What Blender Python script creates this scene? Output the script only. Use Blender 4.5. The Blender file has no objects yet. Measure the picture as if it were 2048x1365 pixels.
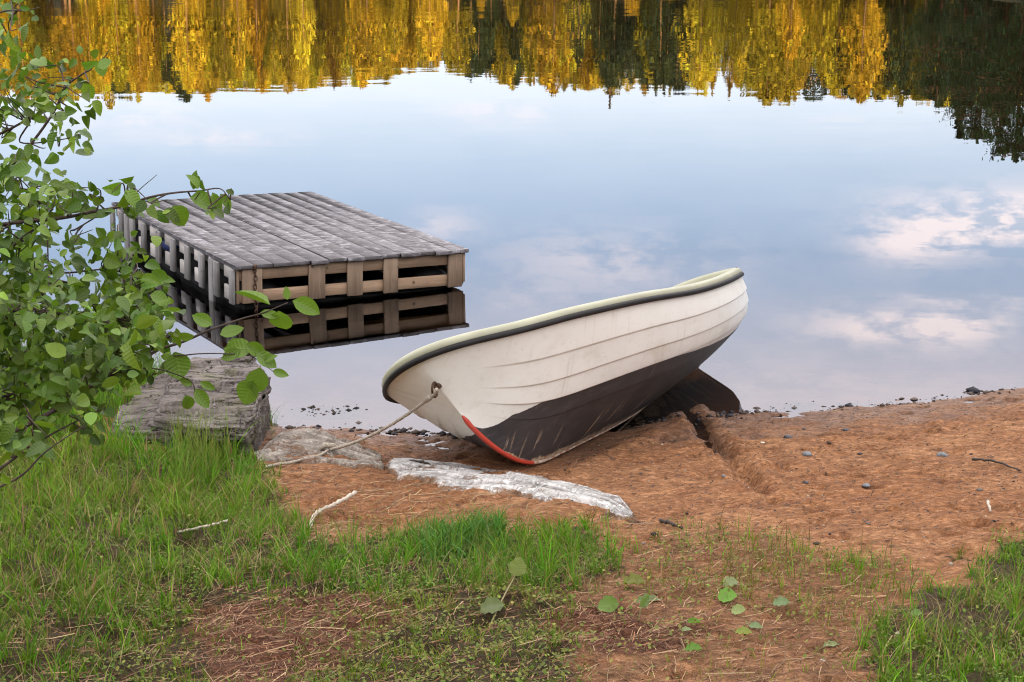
import bpy, math, random
import numpy as np
R = math.radians
rng = np.random.default_rng(7)
random.seed(7)
scene = bpy.context.scene
COL = scene.collection

# ------------------------------------------------------------------ camera
F_PX, CX, CY, CAM_H = 3500.0, 1024.0, 682.5, 2.6
PITCH = math.atan(832.5 / F_PX)
cd = bpy.data.cameras.new('camera'); cam = bpy.data.objects.new('camera', cd); COL.objects.link(cam)
cam.location = (0, 0, CAM_H); cam.rotation_euler = (math.pi/2 - PITCH, 0, 0)
cd.sensor_width = 36; cd.lens = 36*F_PX/2048; cd.clip_end = 3000; cd.clip_start = .05
scene.camera = cam
CP, SP = math.cos(PITCH), math.sin(PITCH)

def proj(x, y, z):
    z = z - CAM_H
    d = np.maximum(y*CP - z*SP, 1e-3); u = y*SP + z*CP
    return CX + F_PX*x/d, CY - F_PX*u/d

def ray(px, py):
    a = (px-CX)/F_PX; b = (py-CY)/F_PX
    return np.array([a, CP - b*SP, -SP - b*CP])      # not normalised

def at_depth(px, py, Y):
    r = ray(px, py); return np.array([0, 0, CAM_H]) + r*(Y/r[1])

# ------------------------------------------------------------------ noise
def _h(i, j, s):
    n = (i.astype(np.int64)*374761393 + j.astype(np.int64)*668265263 + s*1442695041) & 0xffffffff
    n = ((n ^ (n >> 13))*1274126177) & 0xffffffff
    n = n ^ (n >> 16)
    return (n & 0xffffff)/float(0xffffff)*2-1
def vnoise(x, y, s=0):
    x = np.asarray(x, float); y = np.asarray(y, float)
    i = np.floor(x); j = np.floor(y); fx = x-i; fy = y-j
    fx = fx*fx*fx*(fx*(fx*6-15)+10); fy = fy*fy*fy*(fy*(fy*6-15)+10)
    i = i.astype(np.int64); j = j.astype(np.int64)
    a = _h(i, j, s); b = _h(i+1, j, s); c = _h(i, j+1, s); d = _h(i+1, j+1, s)
    return a+(b-a)*fx+(c-a)*fy+(a-b-c+d)*fx*fy
def fbm(x, y, s=0, o=4, g=.5):
    t = 0; a = 1; n = 0
    for k in range(o):
        t = t + a*vnoise(x*2**k+17.3*k, y*2**k-9.1*k, s+k*31); n += a; a *= g
    return t/n
def sstep(a, b, x):
    t = np.clip((x-a)/(b-a), 0, 1); return t*t*(3-2*t)

# ------------------------------------------------------------------ terrain function
def ys(x):
    return np.interp(x, [-400, -60, -30, -12, -6, -3, -2.2, -1.5, -1.2, -.5, 1.25, 3, 6, 20, 45, 400],
                     [80, 50, 26, 14.5, 12, 10.7, 10.05, 9.3, 8.95, 8.85, 9.2, 9.75, 10.7, 15, 40, 60])
GROOVE = None
def base(x, y):
    s = ys(x)
    near = np.where(y < s, .115*(s-y), -.11*(y-s))
    near = np.maximum(near, -1.6)
    yb = np.clip(-y, 0, None)                      # rising ground and ridge behind the camera
    back = 22*sstep(12, 100, yb)
    back = back*(1+.18*np.sin(x*.03+1))*np.where(y < 0, 1, 0)
    near = np.where(y < 0, np.minimum(near, 1.1+.02*yb), near)+back
    # far shore: a wooded slope
    sh = 158+8*np.sin(x*.021+.6)+4*np.sin(x*.07)
    far = np.where(y > sh, .135*(y-sh), -.08*(sh-y))
    far = np.minimum(far, 14+3*np.sin(x*.017+2))
    # wooded point on the right
    pt = np.minimum((x-17-.06*(y-75)), (y-72)*1.0)
    right = np.clip(pt*.16, -3, 2.2)
    return np.maximum(np.maximum(near, far), np.maximum(right, -1.6))

def ground_hit(px, py, fn=None):
    r = ray(px, py); fn = fn or base
    lo, hi = .5, 60.0
    o = np.array([0, 0, CAM_H])
    for _ in range(50):
        m = (lo+hi)/2; p = o+r*m
        if p[2] < max(float(fn(p[0], p[1])), 0.0): hi = m
        else: lo = m
    return o+r*hi

def seg_dist(x, y, P):
    """distance to polyline, and position 0..1 along it, and side"""
    best = np.full(np.shape(x), 1e9); tt = np.zeros(np.shape(x)); sd = np.zeros(np.shape(x))
    n = len(P)-1
    for k in range(n):
        ax, ay = P[k][:2]; bx, by = P[k+1][:2]
        dx, dy = bx-ax, by-ay; l2 = dx*dx+dy*dy
        t = np.clip(((x-ax)*dx+(y-ay)*dy)/l2, 0, 1)
        ex, ey = x-ax-t*dx, y-ay-t*dy
        d = np.hypot(ex, ey); m = d < best
        best = np.where(m, d, best); tt = np.where(m, (k+t)/n, tt)
        sd = np.where(m, np.sign(dx*(y-ay)-dy*(x-ax)), sd)
    return best, tt, sd

GROOVE = [ground_hit(*q) for q in [(1358, 806), (1385, 835), (1415, 868), (1450, 905), (1490, 945), (1530, 985), (1560, 1020)]]
BOAT_KEEL = [(.98, 9.98), (.65, 9.15), (.33, 8.43), (.09, 7.89)]
def height(x, y):
    """terrain with its relief"""
    z = base(x, y)
    s = ys(x)
    beach = sstep(13, 10, y)*sstep(-6, 0, y)
    land = sstep(-.25, .5, s-y)
    warp = .35*fbm(x*1.3, y*1.3, 3)
    rel = .026*fbm(x*2.1, y*2.8+warp, 11, 3)
    lump = fbm(x*7+warp, y*10, 21, 3)
    rel = rel+.020*np.clip(lump, -.4, 1)
    pits = fbm(x*9, y*13, 41, 2)
    rel = rel-.034*sstep(.22, .55, pits)*sstep(-.3, .2, fbm(x*1.7, y*1.7, 45, 2))
    rel = rel+.0065*fbm(x*24, y*34, 51, 2)
    z = z+rel*beach*(.25+.75*land)
    # drag groove of a keel
    d, t, sd = seg_dist(x, y, GROOVE)
    wob = .035*fbm(x*13, y*13, 61, 3)
    fade = sstep(1.0, .72, t)
    cut = np.exp(-(np.abs(d+wob)/.043)**3)*(.35+.65*sstep(0, .35, t))
    rimm = np.exp(-((d+wob-.10)/.04)**2)*np.where(sd > 0, .7, 1.0)
    z = z+beach*fade*(-.062*cut+(.014+.02*fbm(x*17, y*17, 67, 2))*rimm+.016*fbm(x*22, y*26, 69, 2)*np.exp(-(d/.14)**2))
    # hull has pressed the sand
    d, t, sd = seg_dist(x, y, BOAT_KEEL)
    kz = np.interp(t, [0, .333, .667, 1], [-.02, -.02, .03, .105])
    near = np.exp(-(d/.16)**2)
    z = np.where(y < 9.35, z*(1-near)+np.minimum(z, kz)*near+.02*np.exp(-((d-.28)/.1)**2)*beach, z)
    return z

# ------------------------------------------------------------------ mesh helpers
def mesh_obj(name, verts, faces, mats=None, parent=None, smooth=False, attrs=None, uv=None, mi=None):
    """verts (n,3); faces: list of index lists, or (m,k) int array, or a list of such arrays"""
    me = bpy.data.meshes.new(name)
    verts = np.asarray(verts, np.float32)
    if isinstance(faces, np.ndarray): faces = [faces]
    if len(faces) and isinstance(faces[0], np.ndarray) and faces[0].ndim == 2:
        loops = np.concatenate([f.ravel() for f in faces]).astype(np.int32)
        tot = np.concatenate([np.full(len(f), f.shape[1]) for f in faces]).astype(np.int32)
    else:
        loops = np.array([i for f in faces for i in f], np.int32)
        tot = np.array([len(f) for f in faces], np.int32)
    me.vertices.add(len(verts)); me.vertices.foreach_set('co', verts.ravel())
    me.loops.add(len(loops)); me.loops.foreach_set('vertex_index', loops)
    me.polygons.add(len(tot))
    me.polygons.foreach_set('loop_start', np.concatenate([[0], np.cumsum(tot)[:-1]]).astype(np.int32))
    try: me.polygons.foreach_set('loop_total', tot)
    except Exception: pass
    if smooth: me.polygons.foreach_set('use_smooth', np.ones(len(tot), bool))
    if mi is not None: me.polygons.foreach_set('material_index', np.asarray(mi, np.int32))
    for m in (mats if isinstance(mats, (list, tuple)) else [mats] if mats else []): me.materials.append(m)
    me.update(calc_edges=True)
    for k, v in (attrs or {}).items():
        v = np.asarray(v, np.float32)
        if v.ndim == 1:
            a = me.attributes.new(k, 'FLOAT', 'POINT'); a.data.foreach_set('value', v)
        else:
            a = me.attributes.new(k, 'FLOAT_COLOR', 'POINT')
            if v.shape[1] == 3: v = np.c_[v, np.ones(len(v), np.float32)]
            a.data.foreach_set('color', v.astype(np.float32).ravel())
    if uv is not None:
        l = me.uv_layers.new(name='UVMap'); l.data.foreach_set('uv', np.asarray(uv, np.float32)[loops].ravel())
    me.validate()
    ob = bpy.data.objects.new(name, me); COL.objects.link(ob)
    if parent is not None: ob.parent = parent
    return ob

def thing(name, label, cat, loc=(0, 0, 0), rot=(0, 0, 0), group=None):
    o = bpy.data.objects.new(name, None); COL.objects.link(o); o.empty_display_size = .1
    o.location = loc; o.rotation_euler = rot
    return tag(o, label, cat, group)
def tag(o, label, cat, group=None, kind=None):
    o['label'] = label; o['category'] = cat
    if group: o['group'] = group
    if kind: o['kind'] = kind
    return o

class MB:
    def __init__(s): s.v = []; s.f = []; s.n = 0
    def add(s, v, f):
        v = np.asarray(v, float); s.v.append(v); s.f += [[i+s.n for i in q] for q in f]; s.n += len(v); return s
    def box(s, lo, hi, bev=.004, jit=0):
        """box with chamfered edges"""
        lo = np.array(lo, float); hi = np.array(hi, float); b = min(bev, .45*min(hi-lo))
        c = (lo+hi)/2; h = (hi-lo)/2
        vs = []; idx = {}
        for sx in (-1, 1):
            for sy in (-1, 1):
                for sz in (-1, 1):
                    sg = np.array([sx, sy, sz])
                    for ax in range(3):
                        p = sg*(h-b); p[ax] = sg[ax]*h[ax]
                        idx[(sx, sy, sz, ax)] = len(vs); vs.append(c+p+(rng.normal(0, jit, 3) if jit else 0))
        fs = []
        def quad(a): fs.append(a)
        for ax in range(3):
            o = [k for k in range(3) if k != ax]
            for sg in (-1, 1):
                q = []
                for a, b2 in ((-1, -1), (1, -1), (1, 1), (-1, 1)):
                    k = [0, 0, 0]; k[ax] = sg; k[o[0]] = a; k[o[1]] = b2; q.append(idx[(*k, ax)])
                flip = (sg > 0) ^ (ax != 1)
                quad(q[::-1] if flip else q)
        for ax in range(3):           # edge bevels
            o = [k for k in range(3) if k != ax]
            for a in (-1, 1):
                for b2 in (-1, 1):
                    q = []
                    for (t, w) in ((-1, o[0]), (1, o[0]), (1, o[1]), (-1, o[1])):
                        k = [0, 0, 0]; k[ax] = t; k[o[0]] = a; k[o[1]] = b2; q.append(idx[(*k, w)])
                    quad(q)
        for sx in (-1, 1):
            for sy in (-1, 1):
                for sz in (-1, 1): quad([idx[(sx, sy, sz, k)] for k in range(3)])
        return s.add(vs, fs)
    def tube(s, P, r, n=8, cap=True):
        P = np.asarray(P, float); m = len(P); r = np.broadcast_to(np.asarray(r, float), (m,))
        T = np.gradient(P, axis=0); T /= np.linalg.norm(T, axis=1)[:, None]+1e-12
        up = np.array([0, 0, 1.]) if abs(T[0][2]) < .9 else np.array([1., 0, 0])
        vs = []
        a = np.linspace(0, 2*math.pi, n, endpoint=False)
        for i in range(m):
            x = np.cross(up, T[i]); x /= np.linalg.norm(x)+1e-12; y = np.cross(T[i], x); up = y
            vs.append(P[i]+r[i]*(np.cos(a)[:, None]*x+np.sin(a)[:, None]*y))
        vs = np.concatenate(vs); fs = []
        for i in range(m-1):
            for k in range(n):
                k2 = (k+1) % n
                fs.append([i*n+k, i*n+k2, (i+1)*n+k2, (i+1)*n+k])
        if cap: fs.append(list(range(n))[::-1]); fs.append([(m-1)*n+k for k in range(n)])
        return s.add(vs, fs)
    def build(s, name, mat, parent=None, smooth=False):
        import bmesh
        o = mesh_obj(name, np.concatenate(s.v), s.f, mat, parent, smooth)
        bm = bmesh.new(); bm.from_mesh(o.data); bmesh.ops.recalc_face_normals(bm, faces=bm.faces); bm.to_mesh(o.data); bm.free()
        return o

def smooth_path(P, n=8):
    """Catmull-Rom"""
    P = np.asarray(P, float); Q = np.vstack([2*P[0]-P[1], P, 2*P[-1]-P[-2]]); out = []
    for i in range(1, len(Q)-2):
        a, b, c, d = Q[i-1], Q[i], Q[i+1], Q[i+2]
        for t in np.linspace(0, 1, n, endpoint=False):
            out.append(.5*((2*b)+(-a+c)*t+(2*a-5*b+4*c-d)*t*t+(-a+3*b-3*c+d)*t**3))
    out.append(P[-1]); return np.array(out)

# ------------------------------------------------------------------ material helper
class Mat:
    def __init__(s, name):
        s.m = bpy.data.materials.new(name); s.m.use_nodes = True; s.nt = s.m.node_tree; s.nt.nodes.clear()
        s.out = s.n('ShaderNodeOutputMaterial')
    def n(s, t, props=None, **inp):
        nd = s.nt.nodes.new(t)
        for k, v in (props or {}).items(): setattr(nd, k, v)
        for k, v in inp.items():
            k2 = int(k[1:]) if k[0] == '_' else k.replace('_', ' ')
            s.set(nd.inputs[k2], v)
        return nd
    def set(s, sock, v):
        if hasattr(v, 'is_output') or hasattr(v, 'links') and not isinstance(v, (tuple, list)): s.nt.links.new(v, sock)
        else:
            if isinstance(v, (tuple, list)) and len(v) == 3 and sock.type == 'RGBA': v = (*v, 1)
            sock.default_value = v
    def math(s, op, a, b=0, clamp=False):
        return s.n('ShaderNodeMath', {'operation': op, 'use_clamp': clamp}, _0=a, _1=b).outputs[0]
    def mix(s, f, a, b, bt='MIX'):
        nd = s.nt.nodes.new('ShaderNodeMix'); nd.data_type = 'RGBA'; nd.blend_type = bt
        s.set(nd.inputs[0], f); s.set(nd.inputs[6], a); s.set(nd.inputs[7], b); return nd.outputs[2]
    def ramp(s, f, pts, interp='LINEAR'):
        nd = s.nt.nodes.new('ShaderNodeValToRGB'); cr = nd.color_ramp; cr.interpolation = interp
        while len(cr.elements) < len(pts): cr.elements.new(.5)
        for e, (p, c) in zip(cr.elements, pts):
            e.position = p; e.color = (*c, 1) if isinstance(c, tuple) else (c, c, c, 1)
        s.set(nd.inputs[0], f); return nd.outputs[0]
    def mr(s, v, a, b, c=0, d=1, smooth=False):
        nd = s.n('ShaderNodeMapRange', {'interpolation_type': 'SMOOTHSTEP' if smooth else 'LINEAR'})
        for i, q in enumerate((v, a, b, c, d)): s.set(nd.inputs[i], q)
        return nd.outputs[0]
    def noise(s, vec, scale, detail=4, rough=.55, dist=0, col=False):
        nd = s.n('ShaderNodeTexNoise', None, Scale=scale, Detail=detail, Roughness=rough, Distortion=dist)
        if vec is not None: s.set(nd.inputs['Vector'], vec)
        return nd.outputs[1 if col else 0]
    def mapping(s, vec, scale=(1, 1, 1), loc=(0, 0, 0), rot=(0, 0, 0)):
        return s.n('ShaderNodeMapping', None, Vector=vec, Location=loc, Rotation=rot, Scale=scale).outputs[0]
    def obj(s): return s.n('ShaderNodeTexCoord').outputs['Object']
    def pos(s): return s.n('ShaderNodeNewGeometry').outputs['Position']
    def attr(s, nm, out='Fac'): return s.n('ShaderNodeAttribute', {'attribute_name': nm}).outputs[out]
    def bump(s, h, dist=.01, strength=1, normal=None):
        nd = s.n('ShaderNodeBump', None, Strength=strength, Distance=dist, Height=h)
        if normal is not None: s.set(nd.inputs['Normal'], normal)
        return nd.outputs[0]
    def bsdf(s, col, rough=.8, normal=None, **kw):
        nd = s.n('ShaderNodeBsdfPrincipled'); s.set(nd.inputs['Base Color'], col); s.set(nd.inputs['Roughness'], rough)
        if normal is not None: s.set(nd.inputs['Normal'], normal)
        for k, v in kw.items(): s.set(nd.inputs[k.replace('_', ' ')], v)
        return nd.outputs[0]
    def end(s, sh): s.nt.links.new(sh, s.out.inputs[0]); return s.m

# ---- sand / soil
def mat_ground():
    m = Mat('sand_and_soil'); p = m.pos()
    big = m.noise(p, 1.1, 4); mid = m.noise(m.mapping(p, (5, 9, 5)), 1.0, 5, .6); fine = m.noise(p, 90, 4, .65); gr = m.noise(p, 420, 2, .6)
    c = m.mix(m.mr(big, .35, .65), (.345, .154, .066), (.435, .222, .108))
    c = m.mix(m.mr(mid, .40, .66, 0, .85), c, (.225, .092, .042))
    c = m.mix(m.mr(fine, .58, .72, 0, .75), c, (.13, .068, .042))
    c = m.mix(m.mr(fine, .42, .30, 0, .5), c, (.47, .25, .135))
    c = m.mix(m.mr(gr, .62, .7, 0, .55), c, (.50, .34, .22))
    c = m.mix(m.mr(gr, .38, .3, 0, .6), c, (.085, .052, .04))
    spk = m.n('ShaderNodeTexVoronoi', None, Vector=p, Scale=48).outputs['Distance']
    c = m.mix(m.mr(spk, .13, .07, 0, .85), c, (.07, .055, .05))
    mo = m.noise(m.mapping(p, (13, 34, 20)), 1.0, 5, .7); mo2 = m.noise(m.mapping(p, (34, 80, 40)), 1.0, 4, .7)  # dark stretched mottling painted in for the shadows of small pits
    c = m.mix(m.mr(mo, .56, .70, 0, .70), c, (.14, .072, .042))
    c = m.mix(m.mr(mo2, .58, .68, 0, .60), c, (.095, .058, .04))
    c = m.mix(m.mr(mo2, .44, .34, 0, .55), c, (.50, .315, .20))
    veg = m.attr('veg'); nee = m.attr('needles')
    soil = m.mix(m.mr(m.noise(p, 60, 5, .7), .35, .65), (.042, .032, .017), (.16, .105, .056))
    c = m.mix(m.mr(m.math('ADD', veg, m.math('MULTIPLY', m.math('SUBTRACT', m.noise(p, 9, 4), .5), .7)), .25, .75), c, soil)
    c = m.mix(m.mr(veg, .66, .88, 0, .55), c, (.034, .029, .014))
    red = m.mix(m.mr(m.noise(p, 75, 5, .7), .35, .65), (.055, .025, .016), (.21, .088, .052))
    c = m.mix(m.mr(m.math('ADD', nee, m.math('MULTIPLY', m.math('SUBTRACT', m.noise(p, 7, 4), .5), .9)), .25, .8), c, red)
    z = m.n('ShaderNodeSeparateXYZ', None, Vector=p).outputs[2]
    wet = m.mr(m.math('ADD', z, m.math('MULTIPLY', m.math('SUBTRACT', m.noise(p, 2.2, 3), .5), .10)), .11, .03, 0, 1, True)
    c = m.mix(m.math('MULTIPLY', wet, .8), c, m.mix(.5, c, (.06, .03, .016)))
    deep = m.mr(z, -.02, -.30, 0, 1, True)
    c = m.mix(deep, c, (.030, .017, .010))
    far = m.mr(m.n('ShaderNodeVectorMath', {'operation': 'LENGTH'}, _0=p).outputs['Value'], 25, 60)
    c = m.mix(far, c, (.05, .045, .016))
    h = m.math('ADD', m.math('MULTIPLY', fine, 1.0), m.math('MULTIPLY', gr, .35))
    h = m.math('ADD', h, m.math('MULTIPLY', mid, 2.0)); h = m.math('SUBTRACT', h, m.math('MULTIPLY', m.mr(mo2, .5, .7), .9)); h = m.math('SUBTRACT', h, m.math('MULTIPLY', m.mr(mo, .5, .7), 1.2))
    return m.end(m.bsdf(c, m.mr(wet, 0, 1, .92, .55), m.bump(h, .012, .9), Specular_IOR_Level=m.mr(wet, 0, 1, .15, .45)))

def mat_water():
    m = Mat('lake_water'); p = m.pos()
    def nz(scale, vs):
        v = m.noise(m.mapping(p, vs), scale, 2, .5, col=True)
        return m.n('ShaderNodeVectorMath', {'operation': 'SUBTRACT'}, _0=v, _1=(.5, .5, .5)).outputs[0]
    y = m.n('ShaderNodeSeparateXYZ', None, Vector=p).outputs[1]
    patch = m.mr(m.noise(m.mapping(p, (.05, .12, .1)), 1.0, 3), .42, .66, .35, 1.6)
    amp = m.math('MULTIPLY', m.mr(y, 14, 90, .0032, .0165), patch)
    a = nz(1.0, (1.2, 3.2, 1)); b = nz(1.0, (.35, 1.1, 1)); c = nz(1.0, (6, 13, 1))
    s = m.n('ShaderNodeVectorMath', {'operation': 'ADD'}, _0=a, _1=b).outputs[0]
    c2 = m.n('ShaderNodeVectorMath', {'operation': 'SCALE'}, _0=c); m.set(c2.inputs['Scale'], m.mr(y, 14, 80, .35, 1.5))
    s = m.n('ShaderNodeVectorMath', {'operation': 'ADD'}, _0=s, _1=c2.outputs[0]).outputs[0]
    sc = m.n('ShaderNodeVectorMath', {'operation': 'SCALE'}, _0=s); m.set(sc.inputs['Scale'], amp)
    s = m.n('ShaderNodeVectorMath', {'operation': 'MULTIPLY'}, _0=sc.outputs[0], _1=(1, 1, 0)).outputs[0]
    s = m.n('ShaderNodeVectorMath', {'operation': 'ADD'}, _0=s, _1=(0, 0, 1)).outputs[0]
    nrm = m.n('ShaderNodeVectorMath', {'operation': 'NORMALIZE'}, _0=s).outputs[0]
    fr = m.n('ShaderNodeFresnel', None, IOR=WATER_IOR, Normal=nrm).outputs[0]
    tr = m.n('ShaderNodeBsdfTransparent', None, Color=(.62, .50, .36)).outputs[0]
    gl = m.n('ShaderNodeBsdfGlossy', {'distribution': 'GGX'}, Color=(.96, .97, 1), Roughness=.0, Normal=nrm).outputs[0]
    return m.end(m.n('ShaderNodeMixShader', None, _0=fr, _1=tr, _2=gl).outputs[0])

def mat_foliage(name, rough=.5, trans=.35, gain=1.0):
    m = Mat(name); c = m.attr('tint', 'Color')
    b = m.bsdf(c, rough, Specular_IOR_Level=.18)
    t = m.n('ShaderNodeBsdfTranslucent', None, Color=m.mix(1.0, c, (1.1, 1.15, .55), 'MULTIPLY')).outputs[0]
    return m.end(m.n('ShaderNodeMixShader', None, _0=trans, _1=b, _2=t).outputs[0])

def mat_leaf():
    m = Mat('leaf_green'); c = m.attr('tint', 'Color')
    uv = m.n('ShaderNodeTexCoord').outputs['UV']; sp = m.n('ShaderNodeSeparateXYZ', None, Vector=uv)
    u, v = sp.outputs[0], sp.outputs[1]
    av = m.math('ABSOLUTE', v)
    st = m.math('FRACT', m.math('MULTIPLY', m.math('SUBTRACT', u, m.math('MULTIPLY', av, .32)), 7.5))
    vein = m.math('ABSOLUTE', m.math('SUBTRACT', st, .5))          # .5 at a vein
    vm = m.mr(vein, .40, .49); mid = m.mr(av, .05, .015)
    vm = m.math('MAXIMUM', vm, mid)
    c2 = m.mix(m.math('MULTIPLY', vm, .28), c, m.mix(.5, c, (.26, .32, .10)))
    c2 = m.mix(m.mr(m.noise(uv, 9, 3), .5, .75, 0, .35), c2, m.mix(.6, c2, (.14, .14, .03)))
    nb = m.bump(m.math('SUBTRACT', m.math('MULTIPLY', vein, -1.0), m.math('MULTIPLY', mid, .4)), .003, .45)
    b = m.bsdf(c2, .42, nb, Specular_IOR_Level=.45)
    t = m.n('ShaderNodeBsdfTranslucent', None, Color=m.mix(1.0, c2, (1.2, 1.3, .5), 'MULTIPLY')).outputs[0]
    return m.end(m.n('ShaderNodeMixShader', None, _0=.30, _1=b, _2=t).outputs[0])

def mat_hull():
    m = Mat('painted_hull'); p = m.obj(); wl = m.attr('wl'); kd = m.attr('vpos')
    n1 = m.noise(p, 3, 5, .6); n2 = m.noise(m.mapping(p, (3, 30, 30)), 1.0, 4, .6); n3 = m.noise(p, 55, 3)
    w = m.mix(m.mr(n1, .4, .7, 0, .6), (.775, .785, .745), (.70, .70, .65))
    w = m.mix(m.mr(n2, .56, .8, 0, .35), w, (.56, .53, .46))
    w = m.mix(m.mr(n3, .66, .74, 0, .35), w, (.36, .32, .27))
    grime = m.noise(m.mapping(p, (5, 2, 9)), 1.0, 5, .7)
    w = m.mix(m.math('MULTIPLY', m.mr(grime, .52, .72), m.mr(wl, -.16, -.0, .15, .6)), w, (.47, .42, .31))
    run = m.noise(m.mapping(p, (32, 2, 1.6)), 1.0, 3, .6)
    w = m.mix(m.mr(run, .60, .74, 0, .30), w, (.42, .37, .28))
    d = m.mix(m.mr(n1, .35, .7), (.030, .030, .033), (.056, .053, .056))
    d = m.mix(m.mr(m.noise(m.mapping(p, (9, 2, 40)), 1, 5, .7), .5, .75, 0, .5), d, (.11, .10, .10))
    # worn spots where the paint has gone: next to the keel, and a few upright scratches
    scr = m.noise(m.mapping(p, (26, 1.5, 2.5)), 1.0, 3, .6)
    low = m.mr(kd, .16, .03)
    sc = m.math('MULTIPLY', m.mr(scr, .60, .66), m.mr(kd, .30, .12))
    sc = m.math('MAXIMUM', sc, m.mr(m.math('ADD', low, m.math('MULTIPLY', m.math('SUBTRACT', m.noise(p, 14, 5, .7), .5), 1.3)), .86, .96))
    sc2 = m.math('MULTIPLY', m.mr(m.noise(m.mapping(p, (40, 3, 5)), 1.0, 2), .70, .74), .35)
    d = m.mix(m.math('MAXIMUM', sc, sc2), d, m.mix(m.mr(n3, .4, .6), (.50, .44, .36), (.36, .22, .11)))
    edge = m.math('ADD', wl, m.math('MULTIPLY', m.math('SUBTRACT', m.noise(p, 30, 3), .5), .006))
    c = m.mix(m.mr(edge, -.001, .001), w, d)
    return m.end(m.bsdf(c, m.mr(edge, -.001, .001, .33, .5), m.bump(m.math('ADD', n1, m.math('MULTIPLY', n3, .1)), .004, .35), Specular_IOR_Level=.45))

def mat_wood(name, c0, c1, c2, axis=0, rough=.75, wet=0):
    m = Mat(name); p = m.obj()
    sc = [22, 22, 22]; sc[axis] = 1.6
    rnd = m.n('ShaderNodeObjectInfo').outputs['Random']
    off = m.n('ShaderNodeCombineXYZ', None, X=m.math('MULTIPLY', rnd, 13), Y=m.math('MULTIPLY', rnd, 31), Z=m.math('MULTIPLY', rnd, 7)).outputs[0]
    q = m.n('ShaderNodeVectorMath', {'operation': 'ADD'}, _0=p, _1=off).outputs[0]
    g = m.noise(m.mapping(q, tuple(sc)), 1.0, 6, .65, .4); b = m.noise(q, 5, 4)
    f = m.noise(m.mapping(q, tuple(5*k for k in sc)), 1, 3)
    c = m.mix(m.mr(g, .38, .62), c0, c1)
    c = m.mix(m.mr(b, .5, .72, 0, .8), c, c2)
    c = m.mix(m.mr(f, .62, .75, 0, .5), c, tuple(k*.35 for k in c0))
    kn = m.n('ShaderNodeTexVoronoi', None, Vector=m.mapping(q, (7, 7, 7)), Scale=1.0).outputs['Distance']
    c = m.mix(m.mr(kn, .11, .06, 0, .8), c, tuple(k*.25 for k in c0))
    tone = m.mr(rnd, 0, 1, .75, 1.15)
    tc = m.n('ShaderNodeCombineColor'); [m.set(tc.inputs[i], tone) for i in range(3)]
    c = m.mix(1.0, c, tc.outputs[0], 'MULTIPLY')
    return m.end(m.bsdf(c, rough, m.bump(m.math('ADD', g, m.math('MULTIPLY', f, .4)), .006, .7), Specular_IOR_Level=.35))

def mat_deck():
    m = Mat('weathered_deck'); p = m.obj(); tone = m.attr('plank')
    off = m.n('ShaderNodeCombineXYZ', None, X=0., Y=m.math('MULTIPLY', tone, 40), Z=m.math('MULTIPLY', tone, 9)).outputs[0]
    q = m.n('ShaderNodeVectorMath', {'operation': 'ADD'}, _0=p, _1=off).outputs[0]
    g = m.noise(m.mapping(q, (46, 2.4, 20)), 1.0, 5, .65, .3)
    b = m.noise(m.mapping(q, (9, 3.2, 6)), 1.0, 5, .62)
    a = m.noise(m.mapping(p, (9, 22, 9)), 1.0, 5, .65, .5)
    c = m.mix(m.mr(g, .35, .65), (.125, .118, .125), (.235, .225, .245))
    c = m.mix(m.mr(b, .46, .60, 0, .9), c, (.065, .058, .06))
    bb = m.noise(p, 2.2, 4, .6); c = m.mix(m.mr(m.math('ADD', bb, m.math('MULTIPLY', m.math('SUBTRACT', a, .5), .8)), .52, .66, 0, .6), c, (.06, .053, .056))
    c = m.mix(m.mr(a, .52, .62, 0, .8), c, (.055, .048, .052))
    c = m.mix(m.mr(a, .45, .33, 0, .7), c, (.50, .49, .53))
    tc = m.mr(tone, 0, 1, .85, 1.08)
    cc = m.n('ShaderNodeCombineColor'); [m.set(cc.inputs[i], tc) for i in range(3)]
    c = m.mix(1.0, c, cc.outputs[0], 'MULTIPLY')
    pp = m.n('ShaderNodeSeparateXYZ', None, Vector=p)
    # damp, darker wood along the near edge and corner
    e = m.math('ADD', m.mr(pp.outputs[1], .95, .02), m.math('MULTIPLY', m.math('SUBTRACT', b, .5), 1.6))
    c = m.mix(m.math('MULTIPLY', m.mr(e, .45, .85, 0, .85), m.mr(pp.outputs[0], 1.5, .2)), c, (.05, .045, .05))
    return m.end(m.bsdf(c, m.mr(b, .4, .7, .62, .45), m.bump(m.math('ADD', g, m.math('MULTIPLY', a, .6)), .005, .8), Specular_IOR_Level=.5))

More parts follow.
